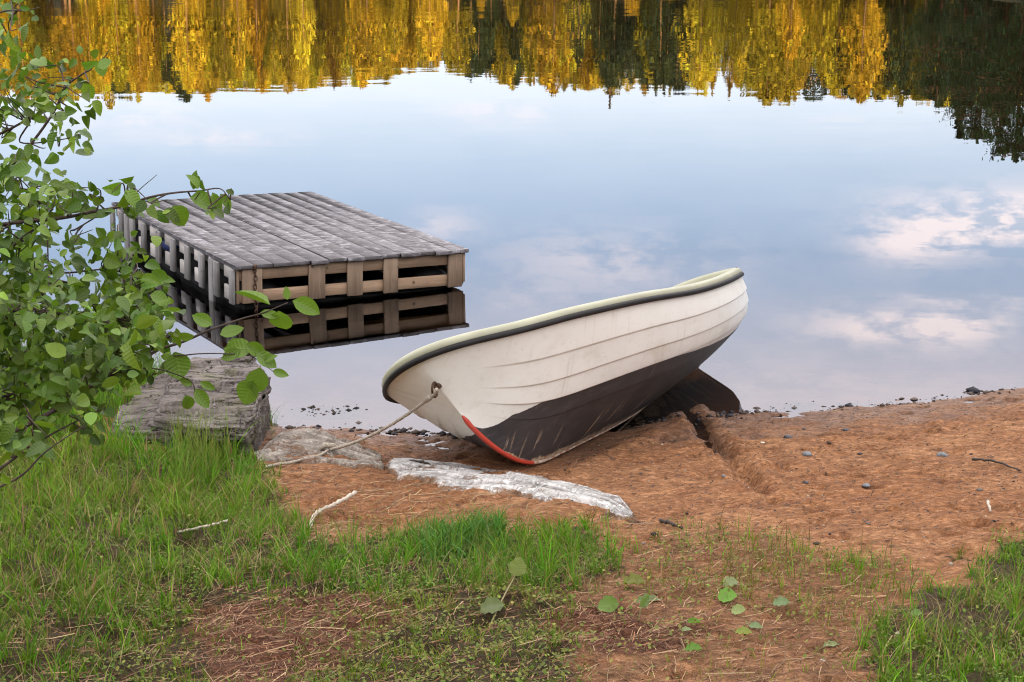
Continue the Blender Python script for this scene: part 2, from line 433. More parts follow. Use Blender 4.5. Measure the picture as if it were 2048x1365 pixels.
def mat_rock():
    m = Mat('slate_rock'); p = m.obj()
    ck = m.noise(m.mapping(p, (2.6, 15, 12), rot=(0, 0, .12)), 1.0, 4, .6, .8); ckl = m.mr(m.math('ABSOLUTE', m.math('SUBTRACT', ck, .5)), .018, .004)
    st = m.noise(m.mapping(p, (3, 3, 46)), 1.0, 5, .65, .5); b = m.noise(p, 4.5, 5, .6); f = m.noise(p, 60, 4, .7)
    pl = m.noise(m.mapping(p, (3.5, 20, 8), rot=(0, 0, .25)), 1.0, 5, .65, .4)
    c = m.mix(m.mr(b, .35, .65), (.115, .098, .090), (.205, .180, .168))
    c = m.mix(m.mr(pl, .52, .70, 0, .7), c, (.058, .047, .040))
    c = m.mix(m.mr(st, .5, .62, 0, .55), c, (.062, .052, .038))
    c = m.mix(m.mr(f, .58, .72, 0, .5), c, (.30, .275, .255))
    c = m.mix(m.mr(f, .42, .30, 0, .5), c, (.05, .042, .036))
    c = m.mix(m.math('MULTIPLY', ckl, m.mr(b, .42, .55)), c, (.018, .014, .011))
    lich = m.mr(m.noise(p, 13, 4, .6), .60, .68, 0, .55); c = m.mix(lich, c, (.20, .19, .165))
    c = m.mix(m.math('MULTIPLY', m.mr(m.noise(p, 7, 4), .55, .68), .5), c, (.12, .12, .05))
    h = m.math('ADD', m.math('SUBTRACT', m.math('MULTIPLY', st, 1.2), m.math('MULTIPLY', ckl, 1.0)), m.math('ADD', m.math('MULTIPLY', f, .35), m.math('MULTIPLY', pl, 1.2)))
    return m.end(m.bsdf(c, .82, m.bump(h, .022, .9), Specular_IOR_Level=.25))

def mat_simple(name, col, rough=.6, spec=.4, var=.35, scale=20, metallic=0, bump=.003):
    m = Mat(name); p = m.obj(); n = m.noise(p, scale, 5, .6)
    c = m.mix(m.mr(n, .35, .7), tuple(k*(1-var) for k in col), tuple(min(1, k*(1+var*.6)) for k in col))
    return m.end(m.bsdf(c, rough, m.bump(n, bump, .6), Specular_IOR_Level=spec, Metallic=metallic))

def mat_cloth(name, white, dirt, amt):
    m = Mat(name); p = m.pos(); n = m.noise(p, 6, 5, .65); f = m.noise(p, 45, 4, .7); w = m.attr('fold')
    e = m.attr('edge')
    c = m.mix(m.mr(f, .3, .7), white, tuple(k*.82 for k in white))
    c = m.mix(m.mr(m.math('ADD', m.math('ADD', n, m.math('MULTIPLY', m.math('SUBTRACT', f, .5), .6)), m.math('MULTIPLY', e, .3)), .66-amt, .80-amt), c, dirt)
    q = m.n('ShaderNodeCombineXYZ', None, X=m.attr('along'), Y=m.attr('across'), Z=0.).outputs[0]
    q = m.n('ShaderNodeVectorMath', {'operation': 'ADD'}, _0=q, _1=m.n('ShaderNodeVectorMath', {'operation': 'SCALE'}, _0=m.noise(p, 3.5, 3, col=True)).outputs[0]).outputs[0]
    l1 = m.noise(m.mapping(q, (3.5, 34, 1), rot=(0, 0, .05)), 1.0, 4, .6, .6); l2 = m.noise(m.mapping(q, (5, 60, 1), rot=(0, 0, -.09)), 1.0, 3, .6, .4)
    ln = m.math('MAXIMUM', m.mr(m.math('ABSOLUTE', m.math('SUBTRACT', l1, .5)), .045, .0), m.math('MULTIPLY', m.mr(m.math('ABSOLUTE', m.math('SUBTRACT', l2, .5)), .04, .0), .7))
    ln = m.math('MULTIPLY', ln, m.mr(m.noise(p, 8, 3), .38, .6, .2, 1))
    c = m.mix(m.math('MULTIPLY', ln, .55), c, (.16, .14, .13))  # crease lines drawn dark in the colour, standing in for fold shade
    c = m.mix(m.mr(m.noise(p, 17, 5, .75), .56, .70, 0, .8), c, dirt)
    c = m.mix(m.mr(w, .30, -.5, 0, .8), c, m.mix(.6, c, (.10, .075, .06)))  # low folds tinted darker, crease shade along with dirt
    weave = m.noise(m.mapping(p, (300, 300, 300)), 1, 2)
    return m.end(m.bsdf(c, .9, m.bump(m.math('SUBTRACT', m.math('ADD', m.math('MULTIPLY', f, 1.5), m.math('MULTIPLY', l1, 5)), m.math('ADD', m.math('MULTIPLY', ln, 1.5), m.math('MULTIPLY', weave, .3))), .006, .8), Specular_IOR_Level=.15))

def mat_keel():
    m = Mat('keel_band_paint'); p = m.obj(); w = m.attr('wear')
    n = m.noise(p, 22, 5, .7); n2 = m.noise(p, 70, 3)
    red = m.mix(m.mr(n2, .4, .65, 0, .6), (.47, .045, .025), (.36, .05, .03))
    worn = m.mix(m.mr(n, .4, .6), (.30, .13, .06), (.52, .45, .38))
    c = m.mix(m.mr(m.math('ADD', w, m.math('MULTIPLY', m.math('SUBTRACT', n, .5), .55)), .42, .58), red, worn)
    return m.end(m.bsdf(c, .5, m.bump(n2, .003, .5)))

DENOISE = True
WATER_IOR = 1.5
SAND = mat_ground()
WATER = mat_water()
GRASS = mat_foliage('grass_blades', .6, .20)
LEAF = mat_leaf()
TREE = mat_foliage('tree_foliage', .7, .25)
STRAW = mat_foliage('dry_litter', .8, .05)
HULL = mat_hull()
CAP = mat_simple('cream_gelcoat', (.37, .375, .27), .45, .45, .12, 6, bump=.001)
LINER = mat_simple('olive_liner', (.24, .235, .15), .5, .4, .2, 6)
RUBBER = mat_simple('black_rubber', (.012, .011, .012), .55, .3, .4, 12)
KEEL = mat_keel()
DECK = mat_deck()
FRONTWOOD = mat_wood('brown_boards', (.25, .165, .105), (.36, .25, .165), (.21, .15, .10), 0)
SLATWOOD = mat_wood('brown_upright', (.23, .16, .11), (.32, .235, .165), (.17, .125, .09), 2)
GREYRAIL = mat_wood('grey_boards', (.36, .34, .32), (.48, .46, .44), (.27, .25, .23), 1)
GREYSLAT = mat_wood('grey_upright', (.17, .165, .165), (.25, .245, .245), (.12, .115, .115), 2)
FLOATM = mat_simple('black_float', (.007, .007, .007), .7, .15, .4, 8)
BLUE = mat_simple('blue_barrel', (.03, .05, .22), .45, .4, .2, 8)
RUST = mat_simple('rusty_metal', (.10, .055, .035), .7, .4, .5, 60, metallic=.4)
GALV = mat_simple('galvanised', (.33, .30, .27), .45, .5, .3, 60, metallic=.8)
ROCK = mat_rock()
ROPE = mat_simple('rope_fibre', (.40, .355, .29), .9, .15, .4, 90, bump=.006)
BARK = mat_simple('alder_bark', (.075, .052, .042), .75, .25, .45, 60)
TRUNK = mat_simple('pine_bark', (.20, .105, .055), .9, .1, .4, 2)
STICK = mat_simple('bleached_wood', (.50, .44, .36), .8, .2, .35, 40)
DARKWOOD = mat_simple('wet_dark_wood', (.045, .035, .028), .7, .3, .4, 40)
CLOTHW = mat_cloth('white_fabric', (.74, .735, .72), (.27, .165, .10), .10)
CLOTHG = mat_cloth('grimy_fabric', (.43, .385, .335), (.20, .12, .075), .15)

# ------------------------------------------------------------------ ground cover masks (plan of the beach)
def inside(px, py, poly):
    r = np.zeros(px.shape, bool); n = len(poly)
    for i in range(n):
        x1, y1 = poly[i]; x2, y2 = poly[(i+1) % n]
        if y1 == y2: continue
        c = ((y1 > py) != (y2 > py)) & (px < (x2-x1)*(py-y1)/(y2-y1)+x1); r ^= c
    return r
ZONES = [  # polygon, density, blade length (m), hue (0 lush green .. 1 olive brown)
    ([(480, 950), (600, 995), (760, 1030), (1000, 1042), (1250, 1062), (1290, 1110), (1210, 1200), (540, 1200)], .16, .05, .6),
    ([(-200, 1170), (560, 1170), (700, 1185), (1130, 1185), (1200, 1240), (1130, 1365), (1100, 2600), (-200, 2600)], .95, .038, .52),
    ([(1280, 1075), (1600, 1085), (1900, 1160), (1770, 1240), (1600, 1250), (1480, 1215), (1250, 1190)], .26, .045, .62),
    ([(1130, 1240), (1500, 1230), (1760, 1240), (1730, 1365), (1760, 2600), (1100, 2600), (1120, 1365)], .10, .03, .7),
    ([(1335, 1060), (1450, 1050), (1560, 1080), (1625, 1150), (1600, 1195), (1480, 1185), (1380, 1150), (1310, 1105)], .26, .06, .62),
    ([(1645, 1135), (1740, 1105), (1830, 1125), (1830, 1185), (1710, 1195)], .40, .07, .45),
    ([(1500, 1200), (1640, 1150), (1760, 1200), (1740, 1260), (1600, 1250)], .18, .05, .6),
    ([(2048, 1075), (1965, 1095), (1920, 1150), (1840, 1205), (1760, 1235), (1725, 1300), (1740, 1365), (1760, 2600), (3600, 2600), (3600, 1060)], .85, .065, .28),
    ([(-1500, 690), (60, 712), (250, 728), (350, 738), (380, 800), (520, 865), (500, 900), (520, 945), (555, 985), (600, 1040), (640, 1075), (600, 1160), (480, 1190), (330, 1215), (230, 1365), (150, 2600), (-1500, 2600)], 1.0, .072, .30),
    ([(560, 1100), (640, 1072), (760, 1080), (880, 1062), (960, 1045), (1060, 1066), (1150, 1066), (1225, 1088), (1258, 1115), (1235, 1150), (1150, 1172), (1000, 1185), (900, 1176), (800, 1186), (700, 1178), (640, 1180), (560, 1185)], 1.0, .072, .15),
    ([(200, 905), (500, 905), (440, 940), (430, 985), (330, 1000), (180, 980)], .85, .10, .25),
    ([(150, 780), (330, 740), (380, 790), (520, 850), (510, 905), (200, 915)], .14, .05, .35),
    ([(60, 760), (330, 738), (260, 790), (215, 850), (60, 870)], .95, .10, .2),
    ([(510, 822), (552, 828), (562, 862), (510, 880)], .8, .10, .15),
]
DIRT = [(1130, 1180), (1260, 1090), (1330, 1050), (1560, 1075), (1850, 1160), (1770, 1250), (1740, 1365), (1770, 2600), (1000, 2600), (1110, 1365)]
NEEDLE = [(370, 1215), (520, 1195), (700, 1188), (770, 1205), (820, 1235), (740, 1290), (640, 1365), (560, 1500), (420, 1345)]
NEEDLE2 = [(1110, 1200), (1230, 1205), (1420, 1255), (1400, 1300), (1200, 1310), (1080, 1260)]
def cover(x, y, z, jit):
    px, py = proj(x, y, z)
    s = 34*jit
    jx = fbm(x*4.5, y*4.5, 71, 3)*s*1.6+rng.normal(0, .35, x.shape)*s
    jy = fbm(x*4.5, y*4.5, 81, 3)*s*.8+rng.normal(0, .35, x.shape)*s*.5
    px = px+jx; py = py+jy
    d = np.zeros(x.shape); h = np.zeros(x.shape); hue = np.zeros(x.shape)
    for poly, dd, hh, hu in ZONES:
        i = inside(px, py, poly); d = np.where(i, dd, d); h = np.where(i, hh, h); hue = np.where(i, hu, hue)
    nd = inside(px, py, NEEDLE) | inside(px, py, NEEDLE2)
    d = np.where(nd, d*.55, d)
    return d, h, hue, nd.astype(float)

# ------------------------------------------------------------------ SETTING: ground sheet
def lines(core0, core1, step, lo, hi, g=1.16):
    a = list(np.arange(core0, core1+1e-6, step))
    s = step; p = a[-1]
    while p < hi: s *= g; p += s; a.append(p)
    s = step; p = a[0]; b = []
    while p > lo: s *= g; p -= s; b.append(p)
    return np.array(b[::-1]+a)
gx = lines(-3.1, 3.2, .0145, -420, 420); gy = lines(3.7, 10.4, .0145, -320, 520)
GX, GY = np.meshgrid(gx, gy); GZ = height(GX, GY)
x, y, z = GX.ravel(), GY.ravel(), GZ.ravel()
veg = np.zeros(x.shape); nee = np.zeros(x.shape)
sel = (y > 2.5) & (y < 14) & (abs(x) < 8)
for k in range(5):
    d, h, hu, nd = cover(x[sel], y[sel], z[sel], 1.0); veg[sel] += np.minimum(np.maximum(d, .40*inside(*[q_+rng.normal(0, 25, sel.sum()) for q_ in proj(x[sel], y[sel], z[sel])], DIRT)), .9)/5; nee[sel] += .75*nd/5
veg[~sel] = np.where((y[~sel] < ys(x[~sel])-.3), .8, 0)
W_, H_ = len(gx), len(gy)
ii = (np.arange(H_-1)[:, None]*W_+np.arange(W_-1)[None]).ravel()
ground = mesh_obj('ground', np.c_[x, y, z], np.stack([ii, ii+1, ii+1+W_, ii+W_], 1), SAND, smooth=True, attrs={'veg': veg, 'needles': nee})
ground['kind'] = 'structure'; ground['label'] = 'orange brown sandy beach sloping into the lake'

wx = np.array([-420, 420.]); wy = np.array([4.0, 500.])
lake = mesh_obj('lake_water', [(-420, 8.2, 0), (420, 8.2, 0), (420, 480, 0), (-420, 480, 0)], [[0, 1, 2, 3]], WATER)
lake['kind'] = 'structure'; lake['label'] = 'still lake water mirroring the sky and the woods'

# ------------------------------------------------------------------ ROWING BOAT
HS = dict(L=3.5212, Lk=3.3151, B=1.4819, D=.4691, zf=.2866, uf=.7981, ff=2.7352, rs=.1726, sb=.3476, ss=.0876, rk=.0648,
          p0=1.8479, p1=3.4623, m0=1.0, m1=.5135, sn=.4027)
VK = [0, .12, .3, .5, .75, 1.]; WK = [.03, .30, .63, .85, .96, 1.]; QK = [0, .08, .235, .425, .70, 1.]
def cubic(xk, yk, x):
    xk = np.array(xk, float); yk = np.array(yk, float); m = np.gradient(yk, xk)
    i = np.clip(np.searchsorted(xk, x)-1, 0, len(xk)-2); h = xk[i+1]-xk[i]; t = (x-xk[i])/h
    return (2*t**3-3*t**2+1)*yk[i]+(t**3-2*t**2+t)*h*m[i]+(-2*t**3+3*t**2)*yk[i+1]+(t**3-t**2)*h*m[i+1]
CZ = [-.001, .0048, -.0028, -.0132, .0012, -.0011, -.0062, .0109]; CKN = [0, .15, .3, .48, .66, .82, .93, 1.]
def hull(u, v):
    u = np.asarray(u, float); v = np.asarray(v, float); S = HS
    w = cubic(VK, WK, v); q = cubic(VK, QK, v)
    x = (S['Lk']+(S['L']-S['Lk'])*q)*u+S['rk']*q*(1-u)
    p = S['p0']+(S['p1']-S['p0'])*q; m = S['m0']+(S['m1']-S['m0'])*q
    prof = np.maximum(1-u**p, 0)**m*(1-S['sn']*np.clip(1-u/.5, 0, 1)**2)
    y = S['B']/2*w*prof
    zk = S['rs']*np.clip((.6-u)/.6, 0, 1)**2+S['zf']*np.clip((u-S['uf'])/(1-S['uf']), 0, 1)**S['ff']
    zr = S['D']*(1+S['sb']*np.clip((u-.3)/.7, 0, 1)**2+S['ss']*np.clip((.4-u)/.4, 0, 1)**2)+cubic(CKN, CZ, u)
    z = zk+(zr-zk)*q
    zf = .25*np.clip((.32-u)/.32, 0, 1)**.75+0*q          # flat run aft of the keel
    k = .02; hh = np.clip(.5+.5*(z-zf)/k, 0, 1); z = np.where(u < .36, zf+(z-zf)*hh+k*hh*(1-hh), z)
    return np.stack(np.broadcast_arrays(x, y, z), -1)
def rot3(yaw, pitch, roll):
    cy, sy = math.cos(yaw), math.sin(yaw); cp, sp = math.cos(pitch), math.sin(pitch); cr, sr = math.cos(roll), math.sin(roll)
    return np.array([[cy, -sy, 0], [sy, cy, 0], [0, 0, 1]])@np.array([[cp, 0, sp], [0, 1, 0], [-sp, 0, cp]])@np.array([[1, 0, 0], [0, cr, -sr], [0, sr, cr]])
BT, BR = np.array([1.2569, 10.5295, -.1312]), (-1.9849, -.0852, .4944)
BROT = rot3(*BR)
def boat_w(p): return np.asarray(p)@BROT.T+BT

boat = thing('rowing_boat', 'white fibreglass rowing boat heeled over on the sand with black bottom paint', 'boat', tuple(BT), (BR[2], BR[1], BR[0]))
uu = 1-np.linspace(0, 1, 150)[::-1]**1.7; vv = np.linspace(0, 1, 190)
def vpaint(u): return np.interp(u, [0, .3, .459, .568, .7, .88, .926, .975, 1], [.40, .43, .472, .503, .507, .502, .42, .19, .10])
def lap(u, v):
    o = np.zeros(np.broadcast(u, v).shape); f = sstep(.975, .88, u)
    for vs, top in ((.788, 1.0), (.628, .788), (.500, .628), (.376, .5)):
        t = (v-vs)/(top-vs); f2 = f if vs != .5 else sstep(.975, .9, u)
        k = np.where((t >= 0) & (t < 1), (1-t)*sstep(0, .05, t), 0)
        o = np.maximum(o, k*f2*(.0085 if vs > .4 else .004))
    return o
def hull_lap(u, v):
    P = hull(u, v); e = 1e-3
    du = hull(np.clip(u+e, 0, 1), v)-hull(np.clip(u-e, 0, 1), v); dv = hull(u, np.clip(v+e, 0, 1))-hull(u, np.clip(v-e, 0, 1))
    n = np.cross(du, dv); ln = np.linalg.norm(n, axis=-1, keepdims=True); n = np.where(ln > 1e-12, n/np.maximum(ln, 1e-12), 0)
    n = np.where(n[..., 1:2] < 0, -n, n)
    return P+n*lap(u, v)[..., None]
U, V = np.meshgrid(uu, vv, indexing='ij'); HP = hull_lap(U, V)
nu, nv = U.shape
P = HP.reshape(-1, 3); Sb = P*[1, -1, 1]
wl = (vpaint(U)-V).ravel()*.4; vp = V.ravel()
ii = (np.arange(nu-1)[:, None]*nv+np.arange(nv-1)[None]).ravel(); q = np.stack([ii, ii+1, ii+1+nv, ii+nv], 1)
NN = nu*nv
k0 = np.arange(nu-1)*nv
keelq = np.stack([k0, k0+nv, k0+nv+NN, k0+NN], 1)             # flat along the keel
verts = np.concatenate([P, Sb]); wl2 = np.concatenate([wl, wl]); vp2 = np.concatenate([vp, vp])
# transom with an arched top
nt = 60
sec = HP[0]; yy = np.concatenate([sec[:, 1], -sec[::-1, 1]]); 
y0 = sec[-1, 1]; z0 = sec[-1, 2]; ARCH = .055
ty = np.linspace(-1, 1, 41)*y0; tz = z0+ARCH*(1-(ty/y0)**2)
tv = []; tf = []
bz = np.interp(np.abs(ty), sec[:, 1], sec[:, 2]); tx_b = np.interp(bz, sec[:, 2], sec[:, 0])
for k in range(41):
    for t in np.linspace(0, 1, 8):
        zz = bz[k]+(tz[k]-bz[k])*t; tv.append((np.interp(zz, sec[:, 2], sec[:, 0]), ty[k], zz))
for k in range(40):
    for j in range(7): a = k*8+j; tf.append([a, a+1, a+9, a+8])
tf = np.array(tf)+len(verts)
verts = np.concatenate([verts, np.array(tv)]); wl2 = np.concatenate([wl2, np.full(len(tv), -.1)]); vp2 = np.concatenate([vp2, np.full(len(tv), 1.)])
hull_o = mesh_obj('hull', verts, np.concatenate([q, q[:, ::-1]+NN, keelq, tf]), HULL, boat, True, {'wl': wl2, 'vpos': vp2})

def rim_path(o, up):
    """closed-bow rim line, offset outward o and up"""
    A = hull(uu, np.ones_like(uu)); A = np.concatenate([A, (A[::-1]*[1, -1, 1])[1:]])
    T = np.gradient(A, axis=0); n = np.stack([-T[:, 1], T[:, 0], 0*T[:, 0]], 1); n /= np.linalg.norm(n, axis=1)[:, None]
    n = np.where((n*A*[0, 1, 0]).sum(1, keepdims=True) < 0, -n, n)
    c = nu-1; n[c-3:c+4] = n[c-3:c+4]*.0+np.array([1, 0, 0.])*1.0
    for _ in range(6): n[1:-1] = (n[:-2]+n[1:-1]*2+n[2:])/4
    n /= np.linalg.norm(n, axis=1)[:, None]
    return A, n
A, nrm = rim_path(0, 0)
def sweep(prof_fn, name, mat, closed=False):
    pr = [prof_fn(i/(len(A)-1)) for i in range(len(A))]; k = len(pr[0]); vs = []
    for i in range(len(A)):
        for (o, zz) in pr[i]: vs.append(A[i]+nrm[i]*o+np.array([0, 0, zz]))
    fs = []
    for i in range(len(A)-1):
        for j in range(k if closed else k-1):
            j2 = (j+1) % k; fs.append([i*k+j, i*k+j2, (i+1)*k+j2, (i+1)*k+j])
    return MB().add(vs, fs)
def wide(s): return 1+.9*sstep(.12, 0, min(s, 1-s))
cap_prof = lambda s: [(.002, .002), (.010, .012), (.011, .030), (.004, .041), (-.012, .047), (-.06*wide(s), .046), (-.075*wide(s), .036), (-.078*wide(s), -.03)]
mb = sweep(cap_prof, 'cap', CAP)
# cap over the transom
m2 = 31; yy = np.linspace(y0, -y0, m2); zz = z0+ARCH*(1-(yy/y0)**2); x0 = sec[-1, 0]
tp = [(-.018, -.002), (-.020, .03), (-.008, .046), (.05, .047), (.065, .03), (.066, -.03)]
vs = [(x0+o, yy[i], zz[i]+h) for i in range(m2) for (o, h) in tp]; fs = []
for i in range(m2-1):
    for j in range(len(tp)-1): a = i*6+j; fs.append([a, a+1, a+7, a+6])
mb.add(vs, fs)
mb.build('gunwale', CAP, boat, True)
rub = [( .010+.010*math.cos(a), -.002+.0145*math.sin(a)) for a in np.linspace(0, 2*math.pi, 10, endpoint=False)]
sweep(lambda s: rub, 'rub', RUBBER, True).build('rub_rail', RUBBER, boat, True)
# inner liner and thwarts
ui = np.linspace(.03, .955, 60); vi = np.linspace(.0, 1, 40); UI, VI = np.meshgrid(ui, vi, indexing='ij')
IP = hull(UI, VI); IP[..., 1] = np.maximum(IP[..., 1]-.075, 0)*1.0; IP[..., 2] = np.maximum(IP[..., 2]+.03, .16+.0*IP[..., 2])
IP[:, -1, 2] = hull(ui, np.ones_like(ui))[:, 2]+.02
IP = IP.reshape(-1, 3); n0, n1 = UI.shape
ii = (np.arange(n0-1)[:, None]*n1+np.arange(n1-1)[None]).ravel(); q = np.stack([ii, ii+1, ii+1+n1, ii+n1], 1)
mesh_obj('liner', np.concatenate([IP, IP*[1, -1, 1]]), np.concatenate([q[:, ::-1], q+len(IP)]), LINER, boat, True)
for xs, wd, zt in ((.45, .34, .36), (1.45, .26, .34), (2.45, .30, .38)):
    hb = np.interp(xs, hull(uu, .8+0*uu)[:, 0], hull(uu, .55+0*uu)[:, 1])-.09
    MB().box((xs-wd/2, -hb, zt-.035), (xs+wd/2, hb, zt), .01).build('thwart', CAP, boat)
# red keel band along the stem foot and keel
us = np.linspace(1, 0, 120); kp = hull(us, 0*us); kp[:, 1] = 0
stem = hull(np.ones(30), np.linspace(.22, 0, 30)); stem[:, 1] = 0
kp = np.concatenate([stem, kp[1:]])
T = np.gradient(kp, axis=0); T /= np.linalg.norm(T, axis=1)[:, None]; dn = np.stack([T[:, 2], 0*T[:, 0], -T[:, 0]], 1); dn *= -np.sign(dn[:, 2:3]+1e-9)*np.where(dn[:, 2:3] > 0, 1, -1)*1
dn = np.where(dn[:, 2:3] > 0, -dn, dn); dn[:20] = np.where(dn[:20, :1] < 0, -dn[:20], dn[:20])
vs = []; fs = []; wear = []
s_len = np.concatenate([[0], np.cumsum(np.linalg.norm(np.diff(kp, axis=0), axis=1))])
for i in range(len(kp)):
    tap = min(1, s_len[i]/.05+.3); hw = .008*tap; dp = .008*tap if s_len[i] < 2.4 else .008+.05*sstep(2.4, 3.2, s_len[i])
    for (w, d) in ((hw*1.5, -.006), (hw, dp*.7), (hw*.6, dp), (-hw*.6, dp), (-hw, dp*.7), (-hw*1.5, -.006)):
        vs.append(kp[i]+np.array([0, w, 0])+dn[i]*d); wear.append(sstep(.42, .75, s_len[i]))
for i in range(len(kp)-1):
    for j in range(5): a = i*6+j; fs.append([a, a+1, a+7, a+6])
fs.append([0, 1, 2, 3, 4, 5]); fs.append([(len(kp)-1)*6+j for j in range(6)][::-1])
kb = mesh_obj('keel_band', vs, fs, KEEL, boat, True, {'wear': wear}); kb['label'] = 'red keel band worn to bare orange brown aft'
# bow eye
ep = hull(1., .679); eo = boat_w(ep)
mb = MB()
ring = [(ep[0]+.045+.03*math.cos(a)*.9, ep[1]+.012*math.sin(a), ep[2]-.012+.03*math.sin(a)) for a in np.linspace(0, 2*math.pi, 17)]
mb.tube(ring, .0055, 7, cap=False)
mb.tube([ep+np.array([-.02, 0, .0]), ep+np.array([.018, 0, 0])], [.016, .013], 10); mb.tube([ep+np.array([.01, 0, 0]), ep+np.array([.035, 0, -.002])], .007, 8)
mb.build('bow_eye', RUST, boat, True)

# ------------------------------------------------------------------ MOORING ROPE
E0 = boat_w(ep+np.array([.072, 0, -.03]))
g1 = ground_hit(658, 908, height); g1[2] += .02
pts = []
for t in np.linspace(0, 1, 40):
    p = E0+(g1-E0)*t; p[2] -= .07*4*t*(1-t)*.55; pts.append(p)
tail = []
for qx, qy in ((640, 916), (615, 922), (585, 930), (556, 934), (530, 940)):
    p = ground_hit(qx, qy, height); tail.append(p+np.array([0, 0, .012]))
path = np.concatenate([np.array(pts), smooth_path([pts[-1]]+tail, 8)[1:]])
mb = MB()
for s in range(3):   # three laid strands
    L_ = np.concatenate([[0], np.cumsum(np.linalg.norm(np.diff(path, axis=0), axis=1))])
    n = int(L_[-1]/.006); ss = np.linspace(0, L_[-1], n); pp = np.stack([np.interp(ss, L_, path[:, k]) for k in range(3)], 1)
    T = np.gradient(pp, axis=0); T /= np.linalg.norm(T, axis=1)[:, None]
    a_ = np.cross(T, [0, 0, 1.]); a_ /= np.linalg.norm(a_, axis=1)[:, None]; b_ = np.cross(T, a_)
    ph = ss/.038*2*math.pi+s*2*math.pi/3
    mb.tube(pp+.0038*(np.cos(ph)[:, None]*a_+np.sin(ph)[:, None]*b_), .0046, 5)
d0 = (path[3]-path[0]); d0 /= np.linalg.norm(d0)
mb.tube([E0+d0*.02, E0+d0*.05, E0+d0*.085], [.011, .014, .010], 9)            # knot at the eye
mb.tube([E0-d0*.03+np.array([.0, 0, .012]), E0-d0*.0+np.array([.012, 0, .012]), E0+d0*.035], .009, 7)
kn = path[39]; mb.tube([kn+np.array([-.05, .0, .0]), kn+np.array([-.02, 0, .022]), kn+np.array([.02, 0, .022]), kn+np.array([.05, 0, .012])], [.009, .014, .014, .009], 8)
rope = mb.build('mooring_rope', ROPE, None, True)
tag(rope, 'pale grey rope tied to the bow of the boat and running to the sand', 'rope')

# ------------------------------------------------------------------ RAFT
RW, RL, RH = 1.761, 3.037, .328
RO = np.array([-1.896, 11.786, 0.]); RYAW = .4924
raft = thing('swimming_raft', 'grey planked wooden swimming raft floating on black floats by the shore', 'raft', (RO[0], RO[1], 0), (math.atan(.02/RL), math.atan(.0347/RW), RYAW))
rc, rs_ = math.cos(RYAW), math.sin(RYAW)
def raft_w(x, y, z): return np.array([RO[0]+x*rc-y*rs_, RO[1]+x*rs_+y*rc, z])
# deck planks in one mesh, with small gaps and uneven ends
dv, dfc, tone = [], [], []
mb = MB(); npl = 13; pw = (RW+.03)/npl
tones = []
for k in range(npl):
    a = -.015+k*pw; dz = rng.normal(0, .0018); e0 = -.03+rng.normal(0, .006); e1 = RL+.02+rng.normal(0, .008)
    n_before = mb.n
    mb.box((a+.0010, e0, RH-.026+dz), (a+pw-.0010, e1, RH+dz), .0022); tones += [rng.random()]*(mb.n-n_before)
deck = mesh_obj('deck', np.concatenate(mb.v), mb.f, DECK, raft, False, {'plank': tones})
zt, zb = RH-.029, .060
FI = .012
# front: two rails, corner boards, three uprights
MB().box((.01, FI, zt-.083), (RW-.01, FI+.022, zt), .003).build('rail', FRONTWOOD, raft)
MB().box((.01, FI, zb), (RW-.01, FI+.022, zb+.082), .003).build('rail', FRONTWOOD, raft)
for (a, b, dzb) in ((.022, .104, -.004), (.300, .370, -.012), (.467, .533, -.012), (.626, .690, -.014), (.918, .982, -.01)):
    MB().box((a*RW, FI-.022, zb+dzb), (b*RW, FI-.001, zt-.002), .003, .0006).build('slat', SLATWOOD, raft)
MB().box((.0, FI-.012, zb-.004), (.020, FI+.05, zt-.002), .003).build('slat', SLATWOOD, raft)
MB().box((RW-.026, FI-.012, zb+.02), (RW-.003, FI+.06, zt-.002), .003).build('slat', SLATWOOD, raft)
# left side: find positions along the length from how far apart the uprights stand
yl = np.linspace(0, RL, 400); pxl = np.array([proj(*raft_w(0, t, .2))[0] for t in yl])
def side_y(px): return float(np.interp(-px, -pxl, yl))
cent = [(438, 0), (428.5, 1), (408, 0), (379.5, 0), (350.6, 0), (321.4, 0), (292.3, 0), (269.5, 0), (258, 1), (247.5, 0)]
slats = [side_y(c)for c, _ in cent]
for (c, long), yc in zip(cent, slats):
    w = .046
    MB().box((-.034, yc-w, -.30 if long else zb-.012), (-.010, yc+w, zt-.002), .003, .0006).build('post' if long else 'slat', GREYSLAT, raft)
for (a, b) in ((.0, .07), (RL-.09, RL)):
    MB().box((-.034, a, zb-.006), (-.010, b, zt-.002), .003).build('slat', GREYSLAT, raft)
# side rails made of short lengths, each stopping short of the next upright
edges = [.07]+[s for s in slats]+[RL-.09]
for i in range(len(edges)-1):
    a, b = edges[i], edges[i+1]
    if b-a < .14: continue
    lo, hi = a+.05 if i else a, b-.115
    if hi-lo < .06: hi = b-.05
    MB().box((-.008, lo, zt-.085), (.014, hi, zt-.002), .003).build('rail', GREYRAIL, raft)
    MB().box((-.008, lo, zb), (.014, hi, zb+.10), .003).build('rail', GREYRAIL, raft)
for z_ in (zt-.085, zb):    # far and right-hand sides
    MB().box((.02, RL-.03, z_), (RW-.02, RL-.008, z_+.083), .003).build('rail', GREYRAIL, raft)
    MB().box((RW-.022, .07, z_), (RW-.004, RL-.03, z_+.083), .003).build('rail', GREYRAIL, raft)
for k in range(8):
    yc = .35+k*.36; MB().box((RW-.003, yc-.046, zb-.01), (RW+.020, yc+.046, zt-.002), .003).build('slat', GREYSLAT, raft)
for k in range(4):          # joists under the deck
    xx = .1+k*(RW-.24)/3; MB().box((xx, .05, RH-.14), (xx+.04, RL-.04, RH-.028), .003).build('joist', GREYSLAT, raft)
